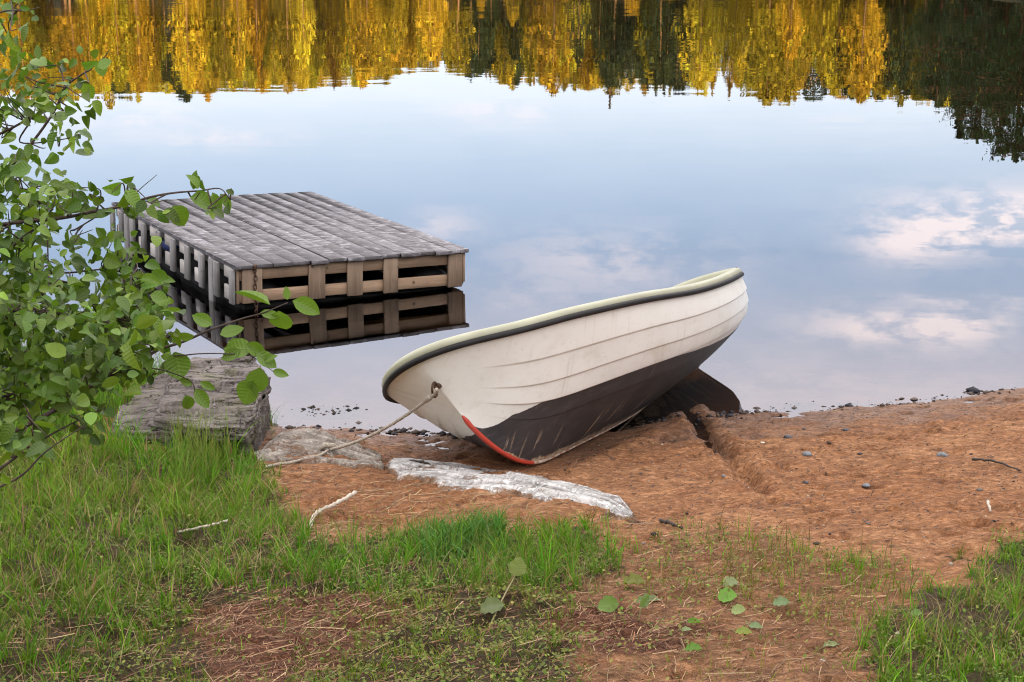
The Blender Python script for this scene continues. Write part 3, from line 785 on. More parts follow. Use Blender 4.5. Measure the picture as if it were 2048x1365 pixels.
def barrel(xc, ya, yb, r, zc, mat, name='float'):
    ys_, rr = [], []
    n = 26
    for t in np.linspace(0, 1, n):
        e = min(t, 1-t); ys_.append(ya+(yb-ya)*t); rr.append(r*(.80+.2*sstep(0, .05, e))*(1-.035*(abs(math.sin(t*math.pi*4)) < .25)))
    return MB().tube([(xc, t, zc) for t in ys_], rr, 18).build(name, mat, raft, True)
for k in range(3):
    xc = .22+k*(RW-.44)/2
    barrel(xc, .07, RL/2-.03, .17, .02, FLOATM); barrel(xc, RL/2+.03, RL-.08, .17, .02, FLOATM)
MB().box((.07, .06, -.16), (RW-.07, RL-.06, .035), .004).build('float_tray', FLOATM, raft)
barrel(.12, side_y(322), side_y(306), .06, .155, BLUE, 'barrel')

# chain hanging on the front left corner
cx = .074*RW; mb = MB()
def link(c, ax, rr=.011, ln=.02, th=.0034):
    P = []
    for a in np.linspace(0, 2*math.pi, 15):
        o = np.array([rr*math.cos(a), 0, (ln-rr)*np.sign(math.sin(a))*min(1, abs(math.sin(a))*3)+rr*math.sin(a)])
        if ax: o = np.array([0, o[0], o[2]])
        P.append(c+o)
    mb.tube(P, th, 6, cap=False)
for k in range(12): link(np.array([.004*math.sin(k*.9), 0, -.03*k]), k % 2)
mb.tube([(0, .02, .02), (0, -.012, .024), (0, -.016, .012), (0, 0, .0)], .007, 7); mb.tube([(-.014, 0, .026), (.014, 0, .026)], .012, 8)
chain = mb.build('chain', RUST, None, True)
cw = raft_w(cx, FI-.036, .292-.003); chain.location = cw; chain.rotation_euler = (0, 0, RYAW)
tag(chain, 'rusty chain hanging from the near left corner of the wooden raft', 'chain')

# ------------------------------------------------------------------ BOULDER
def rock_layer(outline, z0f, z1f, seed, n=150, ins=.0):
    """one slab of slate: closed prism with rough rim; outline in plan, z0/z1 functions of (x,y)"""
    o = np.asarray(outline, float); o = np.vstack([o, o[:1]]); L = np.concatenate([[0], np.cumsum(np.linalg.norm(np.diff(o, axis=0), axis=1))])
    s = np.linspace(0, L[-1], n, endpoint=False); P = np.stack([np.interp(s, L, o[:, k]) for k in (0, 1)], 1)
    c = P.mean(0); vs = []; fs = []
    rg = np.random.default_rng(seed)
    j = np.array([fbm(np.array([k*.33]), np.array([seed*3.1]), seed, 3)[0] for k in range(n)])
    j = j*.085+rg.normal(0, .006, n)
    rings = [(0, 1.0), (.25, 1.01), (.5, .985), (.75, 1.012), (.97, 1.0), (1, .985)]
    for (t, sc) in rings:
        rad = c+(P-c)*(sc+j+.02*np.sin(np.arange(n)*.9+t*9)*rg.random(n))[:, None]
        z0 = z0f(rad[:, 0], rad[:, 1]); z1 = z1f(rad[:, 0], rad[:, 1])
        vs.append(np.c_[rad, z0+(z1-z0)*t])
    for r in range(len(rings)-1):
        for k in range(n):
            k2 = (k+1) % n; fs.append([r*n+k, r*n+k2, (r+1)*n+k2, (r+1)*n+k])
    last = vs[-1]; b = (len(rings)-1)*n
    for t in (.975, .94, .9, .86, .81, .76, .71, .66, .61, .56, .51, .46, .41, .36, .31, .26, .21, .16, .11, .06, .03):
        rad = c+(last[:, :2]-c)*t
        zz = z1f(rad[:, 0], rad[:, 1])+.020*fbm(rad[:, 0]*5, rad[:, 1]*16, seed+5, 4)+.024*np.floor(3*fbm(rad[:, 0]*1.8+.2, rad[:, 1]*7, seed+9, 3))
        vs.append(np.c_[rad, zz]); nb = b+n
        for k in range(n):
            k2 = (k+1) % n; fs.append([b+k, b+k2, nb+k2, nb+k])
        b = nb
    fs.append([b+k for k in range(n)])
    return np.concatenate(vs), fs
def gp(px, py, z):
    """plan position seen at a pixel when at height z"""
    r = ray(px, py); t = (z-CAM_H)/r[2]; p = np.array([0, 0, CAM_H])+r*t; return p[:2]
ZF, ZBK = .36, .40
def ztop(x, y): return .30+.10*sstep(8.0, 9.0, y)+.03*(x+1.6)
top_px = [(345, 738), (385, 722), (430, 727), (470, 718), (508, 722), (534, 752), (532, 778), (520, 800), (512, 820), (490, 846), (440, 848), (395, 845), (345, 834), (305, 822), (318, 800), (330, 770)]
top_o = [gp(a, b, .37 if b < 770 else .33) for a, b in top_px]
low_px = [(330, 745), (535, 750), (530, 800), (505, 862), (430, 868), (350, 862), (280, 862), (222, 850), (240, 830), (255, 815), (290, 790)]
low_o = [gp(a, b, .33 if b < 770 else .25) for a, b in low_px]
bot_px = [(330, 750), (540, 760), (532, 810), (505, 885), (400, 885), (290, 885), (215, 868), (240, 830)]
bot_o = [gp(a, b, .30 if b < 770 else .18) for a, b in bot_px]
mb = MB()
mb.add(*rock_layer(bot_o, lambda x, y: base(x, y)-.12, lambda x, y: .17+.06*sstep(8, 9, y)+0*x, 3))
mb.add(*rock_layer([0.985*(np.array(p)-np.array(low_o).mean(0))+np.array(low_o).mean(0) for p in low_o], lambda x, y: .14+0*x, lambda x, y: .215+.07*sstep(8, 9, y)+0*x, 5))
mb.add(*rock_layer(low_o, lambda x, y: .205+.05*sstep(8, 9, y), lambda x, y: .25+.09*sstep(8, 9, y)+.02*(x+1.6), 8))
mb.add(*rock_layer(top_o, lambda x, y: .24+.08*sstep(8, 9, y), lambda x, y: ztop(x, y)-.035, 12))
mb.add(*rock_layer([.97*(np.array(p)-np.array(top_o).mean(0))+np.array(top_o).mean(0) for p in top_o], lambda x, y: ztop(x, y)-.045, ztop, 15))
boulder = mb.build('boulder', ROCK, None, False)
tag(boulder, 'flat topped grey layered slate boulder in the grass at the water edge', 'boulder')
bl = np.concatenate(mb.v).mean(0)
boulder.data.transform(__import__('mathutils').Matrix.Translation((-bl[0], -bl[1], -bl[2]))); boulder.location = tuple(bl)
from mathutils import Vector
ROCK_POLY = [tuple(p) for p in low_o]

# ------------------------------------------------------------------ GRASS
def blades(x, y, z, h, w, lean, az, col, name, mat, label=None, segs=3, curl=1.0):
    n = len(x); sgs = np.linspace(0, 1, segs+1)
    dx, dy = np.cos(az), np.sin(az)
    fa = rng.uniform(0, math.pi, n); wx_, wy_ = np.cos(fa), np.sin(fa)
    V_ = []; C_ = []
    for k, t in enumerate(sgs):
        hor = h*lean*t**(1.0+curl); ver = h*t*np.sqrt(np.maximum(1-(lean*t*.75)**2, .12))
        cx_, cy_, cz_ = x+dx*hor, y+dy*hor, z-.01+ver
        ww = w*(1-t**1.6)*.5 if k < segs else 0*w
        shade = (.62+.38*min(1, t*1.5))
        if k < segs:
            V_.append(np.stack([cx_-wx_*ww, cy_-wy_*ww, cz_], 1)); V_.append(np.stack([cx_+wx_*ww, cy_+wy_*ww, cz_], 1)); C_ += [col, col]
        else: V_.append(np.stack([cx_, cy_, cz_], 1)); C_.append(col)
    nvp = 2*segs+1
    VV = np.stack(V_, 1).reshape(-1, 3); CC = np.stack(C_, 1).reshape(-1, 3)
    b = np.arange(n)*nvp; qs = []
    for k in range(segs-1): qs.append(np.stack([b+2*k, b+2*k+1, b+2*k+3, b+2*k+2], 1))
    tri = np.stack([b+2*(segs-1), b+2*(segs-1)+1, b+2*segs], 1)
    o = mesh_obj(name, VV, [np.concatenate(qs), tri], mat, None, True, {'tint': CC})
    o['kind'] = 'stuff'
    if label: o['label'] = label
    return o
N = 1150000
gxr = rng.uniform(-4.3, 4.2, N); gyr = rng.uniform(3.2, 11.2, N)
keep = (np.abs(gxr) < .36*gyr+.35); gxr, gyr = gxr[keep], gyr[keep]
gzr = height(gxr, gyr)
d, h, hu, nd = cover(gxr, gyr, gzr, 1.0)
clump = .5+.9*fbm(gxr*5, gyr*5, 91, 3); tuft = vnoise(gxr*16, gyr*16, 95)
prob = d*np.clip(clump+.45*tuft+.25, .05, 1.3)
bare = fbm(gxr*2.3, gyr*2.3, 99, 3)
prob = prob*np.where(d < .8, sstep(-.35, .15, bare+.15), sstep(-.75, -.35, bare))
inrock = inside(gxr, gyr, [(p[0], p[1]) for p in bot_o])
prob = np.where(inrock | (gyr > ys(gxr)+.02), 0, prob)
# keep the spots under sheets of cloth and the boat clear
kd, kt, _ = seg_dist(gxr, gyr, BOAT_KEEL); prob = np.where(kd < .35, 0, prob)
k = rng.random(len(prob)) < prob*.52
gxs, gys, gzs, hs, hus, ns = gxr[k], gyr[k], gzr[k], h[k], hu[k], nd[k]
n = len(gxs); print('blades', n)
big = fbm(gxs*1.6, gys*1.6, 105, 3)
hh = hs*rng.lognormal(-.08, .32, n)*(1+.5*big)
hh *= np.where((gys > 7.5) & (gxs < -1.0), 1.25, 1)
t = np.clip(hus+rng.normal(0, .16, n)+.35*big*.6, 0, 1)[:, None]
lush = np.array([.058, .200, .008]); yel = np.array([.140, .225, .016]); ol = np.array([.165, .165, .036])
col = np.where(t < .5, lush+(yel-lush)*t*2, yel+(ol-yel)*(t-.5)*2)
br = rng.random(n); bp = .05+.22*t[:, 0]
col = np.where((br < bp)[:, None], np.array([.27, .165, .085])*rng.uniform(.6, 1.2, (n, 1)), col)
col *= rng.lognormal(0, .22, (n, 1))
lean = np.clip(rng.normal(.5, .25, n), .05, .95); az = rng.uniform(0, 2*math.pi, n)+.6*fbm(gxs*3, gys*3, 111, 2)
cs = .085; ci, cj = np.floor(gxs/cs).astype(np.int64), np.floor(gys/cs).astype(np.int64)      # tufts
tcx = (ci+.5+.45*_h(ci, cj, 501))*cs; tcy = (cj+.5+.45*_h(ci, cj, 502))*cs; tst = .5+.5*_h(ci, cj, 503)
tf_ = (rng.random(n) < .75)*np.where(hs > .06, .62, .45)
az = np.where(tf_ > 0, np.arctan2(gys-tcy, gxs-tcx)+rng.normal(0, .5, n), az); gxs = gxs+(tcx-gxs)*tf_; gys = gys+(tcy-gys)*tf_; gzs = height(gxs, gys)
hh *= .6+.75*tst; col *= (.72+.5*tst)[:, None]
wd = np.clip(rng.normal(.0036, .0011, n), .0018, .007)*(.75+.25*np.clip(hh/.1, 0, 2))
g_o = blades(gxs, gys, gzs, hh, wd, lean, az, np.clip(col, 0, .6), 'grass', GRASS, 'green and olive grass growing over the foreground bank')

# long arching blades among the tall grass by the boulder and on the left
def patch(n, poly, h0, h1, w0, col0, col1, name, label, lean0=.3):
    xs_, ys2 = [], []
    while len(xs_) < n:
        bx = rng.uniform(-4.2, 4, 4000); by = rng.uniform(3.2, 10.9, 4000); bz = base(bx, by); px, py = proj(bx, by, bz)
        m_ = inside(px, py, poly) & (by < ys(bx)+.12) & ~inside(bx, by, [(p[0], p[1]) for p in bot_o]); xs_ += list(bx[m_]); ys2 += list(by[m_])
    X = np.array(xs_[:n]); Y = np.array(ys2[:n]); Z = height(X, Y)
    c = np.array(col0)+(np.array(col1)-np.array(col0))*rng.random((n, 1))
    return blades(X, Y, Z, rng.uniform(h0, h1, n), np.full(n, w0)*rng.uniform(.6, 1.3, n), np.clip(rng.normal(lean0, .22, n), .02, 1), rng.uniform(0, 6.3, n), c, name, GRASS, label, segs=5, curl=.9)
LG = (.085, .17, .022); LY = (.20, .23, .05)
patch(420, [(350, 905), (420, 885), (500, 885), (490, 920), (440, 950), (430, 985), (350, 985)], .12, .30, .0052, LG, LY, 'tall_grass', 'tall grass blades standing in front of the slate boulder')
patch(900, [(-600, 740), (190, 760), (180, 960), (300, 1010), (560, 1010), (520, 1120), (200, 1250), (-600, 1365)], .09, .24, .0042, LG, LY, 'long_grass', 'long grass leaning among the short turf', .55)
patch(700, [(-400, 690), (60, 700), (300, 728), (320, 740), (250, 775), (200, 810), (-400, 830)], .12, .26, .005, (.09, .20, .02), (.16, .26, .04), 'bank_grass', 'bright grass on the bank behind the boulder')
patch(90, [(180, 690), (320, 700), (330, 735), (180, 725)], .22, .5, .004, (.05, .07, .02), (.10, .12, .03), 'reeds', 'thin reeds standing at the water edge left of the boulder', .12)
patch(60, [(560, 1060), (1230, 1090), (1200, 1180), (700, 1180)], .14, .24, .0035, (.10, .17, .03), (.22, .20, .06), 'seed_stalks', 'thin stalks above the middle grass patch', .2)
patch(90, [(1400, 1060), (1840, 1110), (1830, 1250), (1500, 1230)], .08, .17, .0035, (.14, .14, .04), (.22, .15, .08), 'weed_stalks', 'thin weed stalks at the edge of the sand', .25)
patch(420, [(830, 1075), (1010, 1060), (1020, 1120), (850, 1130)], .08, .16, .0075, (.045, .14, .025), (.08, .19, .03), 'broad_grass', 'dark green tuft of broad grass in the middle patch', .65)

patch(900, [(120, 712), (330, 738), (345, 775), (225, 840), (60, 840)], .10, .24, .005, (.08, .20, .015), (.15, .27, .03), 'bank_grass', 'bright green grass left of the slate boulder')
patch(2600, [(-600, 860), (200, 920), (520, 960), (620, 1080), (560, 1170), (330, 1230), (240, 1365), (-600, 1700)], .06, .18, .0026, (.30, .22, .11), (.42, .34, .18), 'dead_grass', 'dry tan grass stalks tangled in the green turf on the left', .85)
patch(500, [(1760, 1240), (2200, 1100), (2200, 1365), (1740, 1365)], .05, .12, .0024, (.30, .22, .11), (.40, .32, .17), 'dead_grass', 'dry tan grass stalks in the turf on the right', .85)
patch(600, [(600, 1090), (1230, 1100), (1200, 1190), (600, 1190)], .05, .13, .0024, (.26, .20, .10), (.36, .30, .15), 'dead_grass', 'dry grass stalks in the middle grass patch', .8)
# tiny leaves of moss, clover and low weeds
N = 420000
cx_ = rng.uniform(-4, 4, N); cy_ = rng.uniform(3.2, 9.5, N); keep = np.abs(cx_) < .36*cy_+.3; cx_, cy_ = cx_[keep], cy_[keep]
cz_ = height(cx_, cy_); d, h, hu, nd = cover(cx_, cy_, cz_, 1.2)
bare = fbm(cx_*2.3, cy_*2.3, 99, 3)
k = (rng.random(len(cx_)) < np.where(nd > 0, .22, np.clip(d, 0, .8))*.75*sstep(-.4, .2, bare+.1)*np.clip(.7+vnoise(cx_*11, cy_*11, 121), .1, 1.5)) & (h < .2)
cx_, cy_, cz_, hu = cx_[k], cy_[k], cz_[k], hu[k]; n = len(cx_); print('moss', n)
sz = rng.uniform(.0035, .009, n); a = rng.uniform(0, 6.3, n); tl = rng.uniform(-.2, 1.0, n); el = rng.uniform(.002, .03, n)
ux, uy = np.cos(a), np.sin(a)
b0 = np.stack([cx_, cy_, cz_+el], 1); L_ = np.stack([ux*np.cos(tl), uy*np.cos(tl), np.sin(tl)], 1)*sz[:, None]*2.0; S_ = np.stack([-uy, ux, rng.uniform(-.5, .5, n)], 1)*sz[:, None]*.75
VV = np.stack([b0, b0+L_*.5+S_, b0+L_, b0+L_*.5-S_], 1).reshape(-1, 3)
t = np.clip(hu+rng.normal(.1, .25, n), 0, 1)[:, None]
cc = np.array([.075, .155, .016])+(np.array([.17, .155, .04])-np.array([.075, .155, .016]))*t
cc *= rng.lognormal(0, .3, (n, 1)); cc = np.repeat(cc[:, None], 4, 1).reshape(-1, 3)
b = np.arange(n)*4
o = mesh_obj('ground_cover', VV, np.stack([b, b+1, b+2, b+3], 1), GRASS, None, False, {'tint': np.clip(cc, 0, .5)}); o['kind'] = 'stuff'; o['label'] = 'moss and low weeds between the grass and the sand'

# dry needles and straw lying flat
def litter(n, polys, l0, l1, w0, cols, name, label, up=.1):
    X = []; Y = []
    while len(X) < n:
        bx = rng.uniform(-4, 4, 30000); by = rng.uniform(3.2, 9.6, 30000); bz = base(bx, by); px, py = proj(bx, by, bz)
        m_ = np.zeros(len(bx), bool)
        for pl, pr in polys: m_ |= inside(px+rng.normal(0, 22, len(px)), py+rng.normal(0, 14, len(px)), pl) & (rng.random(len(px)) < pr)
        m_ &= by < ys(bx)-.02
        X += list(bx[m_]); Y += list(by[m_])
    X = np.array(X[:n]); Y = np.array(Y[:n]); Z = height(X, Y)+rng.uniform(.001, .010, n)
    a = rng.uniform(0, math.pi, n); l = rng.uniform(l0, l1, n); t = rng.normal(0, up, n); w = w0*rng.uniform(.6, 1.4, n)
    bend = rng.normal(0, .18, n)
    D = np.stack([np.cos(a), np.sin(a), t], 1); S_ = np.stack([-np.sin(a), np.cos(a), 0*a], 1); P0 = np.stack([X, Y, Z], 1)
    up_ = np.array([0, 0, 1.])
    rows = []
    for s in (-.5, 0, .5):
        c = P0+D*(l*s)[:, None]+S_*(bend*l*(.25-s*s))[:, None]
        gz = height(c[:, 0], c[:, 1])+.002; c[:, 2] = np.maximum(c[:, 2], gz)
        rows += [c-S_*w[:, None]*.5, c+S_*w[:, None]*.5+up_*w[:, None]*.5]
    VV = np.stack(rows, 1).reshape(-1, 3); b = np.arange(n)*6
    cols = np.array(cols); c = cols[rng.integers(0, len(cols), n)]*rng.lognormal(0, .25, (n, 1)); c = np.repeat(c[:, None], 6, 1).reshape(-1, 3)
    o = mesh_obj(name, VV, np.concatenate([np.stack([b, b+1, b+3, b+2], 1), np.stack([b+2, b+3, b+5, b+4], 1)]), STRAW, None, False, {'tint': np.clip(c, 0, .7)})
    o['kind'] = 'stuff'; o['label'] = label
    return o
ALLD = [(460, 930), (700, 1000), (1290, 1050), (1700, 1150), (1850, 1230), (1760, 1400), (1760, 2200), (-200, 2200), (-200, 1200), (420, 1150)]
litter(19000, [(ALLD, .45), (NEEDLE, 1), (NEEDLE2, 1)], .015, .06, .0020, [(.22, .11, .06), (.16, .075, .045), (.27, .17, .10), (.10, .05, .03)], 'needle_litter', 'dry brown needles scattered over the soil')
litter(1500, [(ALLD, .5), ([(480, 920), (800, 960), (1000, 1010), (1300, 1050), (620, 1080)], .9), (NEEDLE2, 1)], .04, .15, .0022, [(.36, .26, .15), (.30, .20, .11), (.24, .17, .10)], 'straw_litter', 'pale dry grass stalks lying on the sand', .05)
litter(4500, [([(560, 850), (2100, 760), (2100, 1120), (1300, 1060), (900, 1000), (480, 960)], 1)], .005, .028, .0032, [(.06, .04, .03), (.10, .06, .04), (.17, .10, .06), (.05, .04, .04)], 'beach_debris', 'dark bark crumbs and twigs scattered on the sand', .15)

# ------------------------------------------------------------------ LEAVES
def leaf_shape(n_st=7, fine=False, wmax=.36):
    """unit leaf along +X: rows of (left, midrib, right); returns verts, faces, uv"""
    ts = np.linspace(0, 1, n_st); vs = []; uv = []
    for i, t in enumerate(ts):
        w = wmax*math.sin(math.pi*min(1, t**.82*.985+.012))**.75 if 0 < t < 1 else 0.004
        if fine and 0 < t < 1: w *= 1+.06*(1 if i % 2 else -1)
        for s in (-1, -.5, 0, .5, 1):
            vs.append((t, s*w, abs(s)*w*.28+.03*math.sin(6*math.pi*t)*abs(s)*(1 if s > 0 else -1))); uv.append((t, s*.5*max(w/wmax, .02)*2*.5))
    fs = []
    for i in range(n_st-1):
        for s in range(4): a = i*5+s; fs.append([a, a+1, a+6, a+5])
    return np.array(vs), np.array(fs), np.array(uv)
def leaf_colors(n):
    t = rng.random((n, 1)); c = np.array([.070, .155, .018])+(np.array([.175, .265, .030])-np.array([.070, .155, .018]))*t**1.4
    return c*rng.lognormal(-.12, .30, (n, 1))
def make_leaves(items, name, mat, parent=None, bend_rng=(-1.1, .4), nst=7):
    """items: (base point, direction, face normal, size, width factor, colour)"""
    LV, LF, LU = leaf_shape(nst)
    n = len(items); VV = []; CC = []
    for (b, d, nn, s, wf, c) in items:
        d = d/np.linalg.norm(d); sd = np.cross(nn, d); sd /= np.linalg.norm(sd)+1e-9; up = np.cross(d, sd)
        bend = rng.uniform(*bend_rng); x_, y_, z_ = LV[:, 0], LV[:, 1]*wf, LV[:, 2]*rng.uniform(.2, 2.6)+bend*LV[:, 0]**2*.6+rng.normal(0, .05)*LV[:, 1]*LV[:, 0]*4
        VV.append(b+s*(x_[:, None]*d+y_[:, None]*sd+z_[:, None]*up)); CC.append(np.repeat(c[None], len(LV), 0))
    k = len(LV)
    F_ = (LF[None]+np.arange(n)[:, None, None]*k).reshape(-1, 4)
    return mesh_obj(name, np.concatenate(VV), F_, mat, parent, True, {'tint': np.concatenate(CC)}, np.tile(LU, (n, 1)))

# ------------------------------------------------------------------ ALDER BUSH
bush = thing('alder_bush', 'leafy green alder bush reaching in over the bank and water', 'bush', (-1.75, 4.5, float(base(np.array(-1.75), np.array(4.5)))))
bo = np.array(bush.location)
root = bo.copy()
BRANCH = []   # world polylines and radii
def br(pts, r0, r1):
    P = smooth_path([at_depth(a, b, c) for a, b, c in pts], 6); BRANCH.append((P, np.linspace(r0*.72, r1*.8, len(P)))); return P
def stem_from_root(a, b, c, r0, r1, bow=.2):
    e = at_depth(a, b, c); m_ = (root+e)/2+np.array([-.1, 0, bow]); P = smooth_path([root, m_, e], 8); BRANCH.append((P, np.linspace(r0*.72, r1*.72, len(P))))
br([(-200, 960, 4.0), (-60, 905, 4.0), (0, 876, 4.0), (99, 827, 4.02), (176, 776, 4.05), (238, 741, 4.1), (282, 721, 4.12), (319, 699, 4.15), (366, 684, 4.2), (421, 660, 4.2), (484, 638, 4.22), (527, 626, 4.22), (575, 606, 4.22)], .011, .0016)
br([(-120, 1020, 3.9), (0, 938, 3.9), (60, 895, 3.95), (120, 860, 4.0), (200, 820, 4.1)], .006, .002)
br([(-100, 1010, 3.8), (30, 960, 3.8), (90, 905, 3.8), (170, 850, 3.85)], .005, .0015)
br([(-100, 810, 4.3), (0, 795, 4.3), (60, 775, 4.3), (110, 745, 4.3), (190, 735, 4.3)], .006, .002)
br([(-150, 420, 4.5), (0, 345, 4.5), (60, 290, 4.5), (110, 220, 4.5), (130, 175, 4.5), (170, 145, 4.5), (205, 118, 4.5), (218, 102, 4.5)], .007, .0014)
br([(-150, 480, 4.3), (0, 450, 4.3), (120, 437, 4.3), (185, 424, 4.3), (235, 415, 4.3), (300, 395, 4.3), (350, 386, 4.3), (400, 382, 4.3), (440, 378, 4.3), (460, 400, 4.3)], .008, .0013)
br([(150, 460, 4.3), (200, 430, 4.35), (260, 395, 4.4), (290, 370, 4.4), (314, 350, 4.4)], .003, .0010)
br([(-150, 700, 4.6), (0, 660, 4.6), (80, 560, 4.6), (150, 545, 4.6), (220, 540, 4.6), (270, 555, 4.6)], .007, .0015)
br([(-150, 330, 4.8), (0, 268, 4.8), (60, 240, 4.8), (40, 285, 4.8), (120, 280, 4.8), (165, 268, 4.8)], .006, .0013)
br([(-150, 640, 4.1), (0, 625, 4.1), (80, 620, 4.1), (190, 645, 4.1), (260, 635, 4.1), (300, 625, 4.1)], .007, .0014)
br([(-60, 580, 4.4), (40, 480, 4.4), (90, 440, 4.4), (60, 380, 4.4), (30, 350, 4.4)], .006, .0015)
br([(-60, 760, 4.7), (60, 700, 4.7), (160, 660, 4.7), (230, 600, 4.7), (300, 585, 4.7)], .006, .0012)
br([(-60, 60, 4.9), (0, 25, 4.9), (50, 22, 4.9), (80, 15, 4.9)], .005, .0012)
br([(95, 480, 4.2), (97, 540, 4.2), (103, 590, 4.2)], .003, .001)
br([(366, 684, 4.2), (340, 680, 4.25), (330, 650, 4.3), (352, 640, 4.3)], .002, .0008)
br([(320, 700, 4.15), (345, 712, 4.15), (400, 708, 4.15), (450, 708, 4.15), (500, 712, 4.15), (535, 735, 4.15), (548, 745, 4.15)], .003, .0009)
br([(235, 745, 4.1), (310, 738, 4.1), (380, 762, 4.12), (390, 790, 4.12)], .003, .001)
for (a, b, c, r0, r1) in ((-200, 960, 4.0, .022, .011), (-150, 480, 4.3, .018, .008), (-150, 420, 4.5, .016, .007), (-150, 700, 4.6, .016, .007), (-150, 330, 4.8, .014, .006), (-150, 640, 4.1, .014, .007), (-60, 60, 4.9, .012, .005), (-120, 1020, 3.9, .012, .006), (-100, 810, 4.3, .012, .006), (-60, 760, 4.7, .012, .006), (-60, 580, 4.4, .012, .006), (-100, 1010, 3.8, .012, .006)):
    stem_from_root(a, b, c, r0, r1)
ALLP = np.concatenate([P for P, r in BRANCH])
items = []
def add_cluster(px, py, n, spread, dep=None, size=.034):
    w0 = at_depth(px, py, 4.4); 
    pj_ = np.array([proj(*q) for q in ALLP]); dd = np.hypot(pj_[:, 0]-px, pj_[:, 1]-py)+rng.uniform(0, 30, len(dd_)) if False else np.hypot(pj_[:, 0]-px, pj_[:, 1]-py)
    i = int(np.argmin(dd+rng.uniform(0, 40, len(dd)))); bp = ALLP[i]
    dep = dep or float(np.clip(bp[1]+rng.normal(0, .18), 3.7, 5.1))
    c = at_depth(px, py, dep)
    mid = (bp+c)/2+rng.normal(0, .02, 3); P = smooth_path([bp, mid, c], 5)
    if np.linalg.norm(bp-c) < .45: BRANCH.append((P, np.linspace(.0024, .0010, len(P))))
    dirn = (c-bp)/(np.linalg.norm(c-bp)+1e-6)
    for k in range(n):
        b = P[max(0, len(P)-1-int(rng.exponential(2.0)))]+rng.normal(0, spread*.6, 3)
        d = dirn*.5+rng.normal(0, .65, 3)+np.array([.1, 0, -.25]); nn = np.array([0, -.55, .8])+rng.normal(0, .65, 3)
        items.append((b, d, nn, size*rng.lognormal(-.02, .30), rng.uniform(.72, 1.1), leaf_colors(1)[0]))
def rand_in(poly, n):
    P = np.array(poly); out = []
    while len(out) < n:
        a = rng.uniform(P[:, 0].min(), P[:, 0].max()); b = rng.uniform(P[:, 1].min(), P[:, 1].max())
        if inside(np.array([a]), np.array([b]), poly)[0]: out.append((a, b))
    return out
for (poly, n, k) in (([(-140, 570), (100, 580), (160, 600), (300, 570), (320, 630), (330, 690), (250, 740), (180, 790), (-140, 830)], 270, 7),
                     ([(-140, 350), (60, 350), (140, 370), (150, 440), (160, 500), (250, 480), (310, 560), (150, 600), (-140, 580)], 120, 6),
                     ([(-140, 120), (40, 110), (130, 150), (150, 210), (170, 300), (110, 330), (-140, 345)], 60, 6),
                     ([(-140, 0), (40, 0), (60, 30), (40, 70), (20, 120), (-140, 120)], 16, 5),
                     ([(-140, 740), (180, 760), (200, 850), (60, 900), (-140, 920)], 40, 4)):
    for a, b in rand_in(poly, n): add_cluster(a, b, k, .05)
for a, b, k in ((160, 120, 3), (200, 140, 2), (175, 165, 2), (180, 205, 2), (178, 280, 3), (150, 285, 3), (110, 225, 3), (95, 310, 3), (145, 385, 4), (165, 375, 3), (225, 385, 4), (205, 400, 3), (270, 405, 6), (295, 400, 4), (255, 420, 3), (335, 400, 3), (400, 385, 4), (420, 395, 3), (440, 410, 2), (450, 405, 2), (165, 460, 3), (185, 460, 2), (150, 480, 3), (215, 500, 3), (250, 530, 4), (280, 590, 4), (300, 560, 2), (275, 650, 4), (260, 610, 4), (330, 675, 3), (345, 672, 3), (285, 670, 2), (300, 690, 2)):
    add_cluster(a, b, k, .03, 4.25)
def signature(px, py, ang, size_px, wf, dep, face=(0, -.8, .5), shade=.5):
    """a single large leaf: base pixel, direction in the picture (deg, 0 = right, 90 = down)"""
    b = at_depth(px, py, dep); s = size_px/F_PX*dep
    d = np.array([math.cos(R(ang)), .15, -math.sin(R(ang))])
    items.append((b, d, np.array(face)+rng.normal(0, .12, 3), s, wf, (np.array([.085, .19, .022])*(1-shade)+np.array([.17, .26, .035])*shade)))
for sg in ((558, 622, 88, 55, 1.25, 4.22), (585, 602, 30, 62, .8, 4.22), (540, 610, 195, 80, .75, 4.22, (0, -.2, .9)), (575, 600, 265, 28, .8, 4.22), (520, 626, 10, 45, .6, 4.22),
           (350, 704, 85, 60, 1.3, 4.15), (345, 412, 60, 52, 1.1, 4.3), (380, 395, 20, 60, .9, 4.3), (425, 385, 70, 45, .6, 4.3), (440, 388, 60, 40, .7, 4.3), (395, 378, 250, 30, .9, 4.3),
           (505, 700, 185, 70, .85, 4.15), (490, 690, 30, 50, .8, 4.15), (512, 705, 40, 55, .8, 4.15), (520, 735, 100, 60, 1.1, 4.15), (505, 760, 110, 60, 1.2, 4.15), (545, 742, 20, 36, .7, 4.15), (530, 725, 330, 30, .8, 4.15), (480, 700, 150, 45, .8, 4.15),
           (385, 770, 200, 30, .8, 4.12), (390, 778, 60, 50, .8, 4.12), (372, 790, 80, 42, .9, 4.12), (400, 765, 30, 35, .7, 4.12),
           (425, 650, 200, 45, .9, 4.2), (440, 670, 340, 50, .7, 4.2), (455, 685, 20, 40, .9, 4.2), (340, 660, 260, 30, .9, 4.3), (352, 640, 200, 22, .8, 4.3), (300, 590, 20, 45, .9, 4.2), (280, 560, 5, 45, .7, 4.2)):
    signature(*sg)
leaves = make_leaves(items, 'foliage', LEAF); leaves.parent = bush; leaves.matrix_parent_inverse.identity()
leaves.data.transform(__import__('mathutils').Matrix.Translation(tuple(-bo)))
mb = MB()
for P, r in BRANCH: mb.tube(P-bo, r, 5)
mb.build('branches', BARK, bush, True)
print('leaves', len(items))

